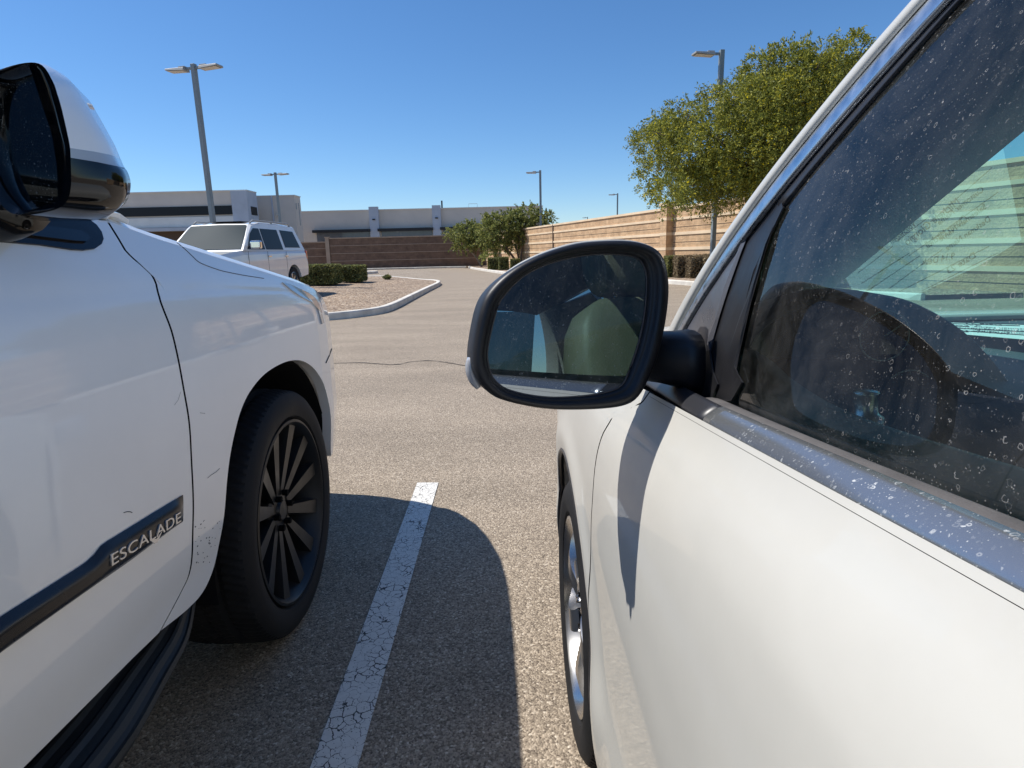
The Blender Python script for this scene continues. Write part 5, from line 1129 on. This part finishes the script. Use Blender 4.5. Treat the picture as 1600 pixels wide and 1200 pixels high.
# steering wheel
swc=np.array([.62,.47,.80]); swn=nrm([0,-.9,.42]); u1=np.array([1,0,0.]); u2=np.cross(swn,u1); mb=MB(); mb.tube([swc+.185*(u1*math.cos(a)+u2*math.sin(a)) for a in np.linspace(0,2*math.pi,64)],.016,12,False)
sw=mb.build('steering_wheel',A['dash'],TG,True); mb=MB(); mb.tube([swc-swn*.0,swc+swn*.03],[.075,.06],24)
for a in(.15,math.pi-.15,-math.pi/2): mb.tube([swc,swc+.18*(u1*math.cos(a)+u2*math.sin(a))],[.03,.016],8)
mb.build('wheel_hub',A['dash'],sw,True)
# seats
def seat(x,y,name='seat'):
    r=thing_child(name,TG)
    def pad(nm,c,h,tilt,m=A['leather']):
        vs=[];nu,nv=20,12
        for i in range(nu):
            for j in range(nv):
                a=2*math.pi*i/nu;b=-math.pi/2+math.pi*j/(nv-1); q=np.array([math.copysign(abs(math.cos(b)*math.cos(a))**.45,math.cos(a)),math.copysign(abs(math.cos(b)*math.sin(a))**.45,math.sin(a)),math.copysign(abs(math.sin(b))**.6,math.sin(b))])*h
                cc,ss=math.cos(tilt),math.sin(tilt); vs.append(np.array(c)+[q[0],q[1]*cc-q[2]*ss,q[1]*ss+q[2]*cc])
        return MB().add(vs,gridfaces(nu,nv,True)).build(nm,m,r,True)
    pad('cushion',(x,y+.2,.58),(.25,.26,.09),0.05); pad('backrest',(x,y-.12,.93),(.24,.07,.34),.22); pad('headrest',(x,y-.21,1.36),(.125,.05,.09),.1)
    [MB().tube([(x+s,y-.19,1.2),(x+s,y-.21,1.34)],.006,6).build('headrest_post',A['chrome'],r,True) for s in(-.06,.06)]
seat(.66,.35); seat(1.46,.25); seat(.60,-.85); seat(1.48,-.85)
rm_=MB(); rm_.obox((TC,.62,1.40),(1,0,0),(0,1,0),(0,0,1),.12,.015,.035); rm_.build('inner_mirror',A['dash'],TG,bevel=.012)
# paper form lying on the dashboard (its image floats in the windscreen)
nW=np.cross([1,0,0],wd); nW=nW if nW[2]>0 else -nW
def refl(px,py,hh=1.0655):
    q=onPl(px,py,wp0,nW); d=nrm(ray(px,py)); r=d-2*d.dot(nW)*nW; return q+r*((hh-q[2])/r[2])
PA=thing('service_form','white printed form with handwriting lying on the dashboard, mirrored in the windscreen','paper',(.86,1.0,1.07))
def pL(v): return np.array(v)-np.array([.86,1.0,1.07])
crn=[refl(*p,1.072) for p in((1560,195),(1580,290),(1596,375),(1530,415),(1420,466),(1338,466),(1318,428),(1440,320))]
print('paper',np.round(crn,3).tolist())
MB().poly([pL(p) for p in crn]).build('sheet',A['paper'],PA,fix=False,thick=.0004)
# ruled lines: photo positions of the reflected lines
ln=MB()
for a,b in(((1340,427),(1395,385)),((1346,443),(1420,396)),((1352,457),(1437,400)),((1388,452),(1472,390)),((1405,456),(1545,385)),((1440,455),(1560,395)),((1400,378),(1450,340)),((1420,400),(1560,300)),((1450,350),(1550,262))):
    p,q=refl(*a,1.0728),refl(*b,1.0728); ln.tube([pL(p),pL(q)],.0007,4)
ln.build('ruled_lines',A['ink'],PA)
def ptext(txt,a,b,size,m=A['ink']):
    p,q=refl(*a,1.0732),refl(*b,1.0732); d=q-p; L=np.linalg.norm(d); d=d/L; nrmz=np.array([-d[1],d[0],0])
    # reading direction runs from a to b as printed on the sheet
    return text_mesh(txt,size,'writing',m,PA,lambda u,v,z: pL(p+d*L*u+nrmz*v+np.array([0,0,z])),.0001)
ptext('Make',(1421,348),(1402,362),.017); ptext('Mile',(1369,390),(1354,402),.017)
ptext('Customer Name',(1538,298),(1468,352),.018); ptext('Salesman Name',(1542,325),(1470,378),.018); ptext('Deskman Name',(1548,345),(1480,392),.018)
ptext('Michele Giorgio',(1500,318),(1418,384),.024); ptext('Chavez Mitchell',(1512,345),(1450,388),.024); ptext('Volkswagen',(1432,352),(1394,382),.020); ptext('Date 23',(1525,402),(1482,428),.020); ptext('9:14 Desk',(1490,405),(1440,415),.020)
rebase(TG,(TC,0,0))
# ================================================================== PARKED SUV IN THE DISTANCE
def boolean(o,cut):
    md=o.modifiers.new('b','BOOLEAN'); md.operation='DIFFERENCE'; md.object=cut; md.solver='EXACT'
    dg=bpy.context.evaluated_depsgraph_get(); me=bpy.data.meshes.new_from_object(o.evaluated_get(dg)); o.modifiers.clear(); o.data=me; bpy.data.objects.remove(cut)
pS=atY(466,449,18.3); AR=thing('parked_suv','older white SUV with roof rails and chrome mirror parked beyond the gravel island','car',(0,0,0))
# local frame: y forward (towards the camera), x to its left (photo right)
Lb,Wb=5.2,1.96
prof=[(-2.55,.55),(-2.6,.75),(-2.6,1.15),(-2.5,1.28),(1.15,1.24),(1.6,1.2),(2.35,1.12),(2.55,1.0),(2.6,.7),(2.55,.42),(1.0,.38),(-1.0,.38)]
secs=[]
for x,s in((-.98,.97),(-.99,.985),(-.96,1.0),(.96,1.0),(.99,.985),(.98,.97)): secs.append([(x if abs(x)<.97 else x, y*s,.42+(h-.42)*(1 if abs(x)<.97 else (.95 if abs(x)<.985 else .8))+ (0)) for y,h in prof])
secs=[]
for x,hh in((-1.0,1.02),(-.985,1.18),(-.93,1.28),(0,1.30),(.93,1.28),(.985,1.18),(1.0,1.02)):
    secs.append([(x,y*(1-.02*(abs(x)>.95)),min(h,h-1.28+hh) if h>1.05 else h) for y,h in prof])
body=loft('body',secs,A['white_a'],AR,smooth=False)
cut=MB()
for y in(1.55,-1.55):
    cut.tube([(-1.3,y,.40),(1.3,y,.40)],.46,28)
co=cut.build('cut',A['liner']); boolean(body,co); body.parent=AR
body.data.materials.clear(); body.data.materials.append(A['white_a'])
gh=[]
for (y,h) in((1.15,1.24),(.35,1.86),(-.2,1.93),(-1.2,1.94),(-2.15,1.90),(-2.5,1.25)):
    t=(h-1.24)/.7; xw=.96-.16*max(0,t); gh.append([(-xw,y,h),(-xw*.9,y,h+.04*(h>1.5)),(0,y,h+.055*(h>1.5)),(xw*.9,y,h+.04*(h>1.5)),(xw,y,h)])
gv=[p for r in gh for p in r]; gf=gridfaces(6,5)
nb=len(gh); gf+= [tuple(i*5 for i in range(nb))[::-1],tuple(i*5+4 for i in range(nb))]
o=MB().add(gv,gf).build('cabin',A['white_a'],AR)
def sidex(h): return .96-.16*(h-1.24)/.7+.006
for s in(-1,1):
    for nm,poly in(('door_window',[(.92,1.27),(.0,1.27),(.02,1.80),(.30,1.80),(.55,1.66)]),('rear_door_window',[(-.06,1.27),(-1.05,1.27),(-1.0,1.80),(-.04,1.80)]),('quarter_window',[(-1.22,1.33),(-2.2,1.33),(-2.0,1.78),(-1.18,1.80)])):
        f=MB().poly([(s*sidex(h),y,h) for y,h in poly]).build(nm,A['band'],AR,fix=False,thick=.006); f.modifiers[0].offset=0
    q=MB(); q.tube([(s*.74,.25,1.93),(s*.75,.1,2.0),(s*.75,-1.9,2.0),(s*.74,-2.1,1.92)],.022,8); q.tube([(s*.75,-.9,1.93),(s*.75,-.9,2.0)],.03,8); q.build('roof_rail',A['lamphead'],AR,True)
    q=MB(); q.obox((s*1.14,.82,1.38),(1,0,0),(0,1,0),(0,0,1),.13,.07,.10); qq=q.build('side_mirror',A['chrome'],AR,bevel=.035)
    q=MB(); q.tube([(s*.93,.82,1.33),(s*1.05,.82,1.36)],.03,8); q.build('mirror_arm',A['blacksat'],qq)
    for y in(.0,-1.0): MB().obox((s*1.012,y-.12,1.10),(1,0,0),(0,1,0),(0,0,1),.012,.09,.02).build('door_handle',A['chrome'],AR,bevel=.008)
    for y in(.98,-.03,-1.12): MB().obox((s*.999,y,.88),(1,0,0),(0,1,0),(0,0,1),.002,.006,.34).build('door_gap',A['gap'],AR)
    MB().box((s*.9,-.98,.36),(s*1.04,.98,.42)).build('side_step',A['blacksat'],AR)
    MB().obox((s*.72,2.56,.92),(1,0,0),(0,1,0),(0,0,1),.2,.04,.11).build('headlight',A['lens'],AR,bevel=.02)
    MB().obox((s*.95,-2.53,1.05),(1,0,0),(0,1,0),(0,0,1),.04,.05,.2).build('tail_light',A['redlamp'],AR,bevel=.01)
    for y in(1.55,-1.55):
        wheel(AR,'wheel',(s*.97,y,.40),.40,.25,.27,s,'small',rimm=A['rimsilver'])
wv=[];
for t in np.linspace(.05,.95,8):
    y=1.15-.8*t; h=1.24+.62*t; k=max(0,(h-1.24)/.7); xw=.96-.16*k; b5=1 if h>1.5 else 0; u_=t
    row=[(-xw*.93,y,h),(-xw*.86,y,h+.04*u_),(0,y,h+.055*u_),(xw*.86,y,h+.04*u_),(xw*.93,y,h)]
    wv+=[(x,yy+.012,hh+.014) for x,yy,hh in row]
mk('windscreen',wv,gridfaces(8,5),pm('parked_windscreen_glass',(.05,.065,.07),.6,spec=.08),AR,True,outward=(0,1,1))
MB().box((-.5,2.58,.62),(.5,2.64,1.0)).build('grille',A['chrome'],AR,bevel=.01)
MB().box((-.7,.5,1.90),(.7,.56,1.94)).build('roof_trim',A['band'],AR) if False else None
MB().box((-.45,-.6,1.985),(.45,.1,1.992)).build('sunroof',A['band'],AR)
# orientation: its nose points to the camera and to photo left
th=R(180-5); AR.rotation_euler=(0,0,th)
tgt=atY(463,449,17.6); c_,s_=math.cos(th),math.sin(th); lx,ly=-1.0,-1.55
AR.location=(tgt[0]-(lx*c_-ly*s_),tgt[1]-(lx*s_+ly*c_),.185)
print('parked suv at',AR.location[:], 'ground',gz(AR.location[0],AR.location[1]))
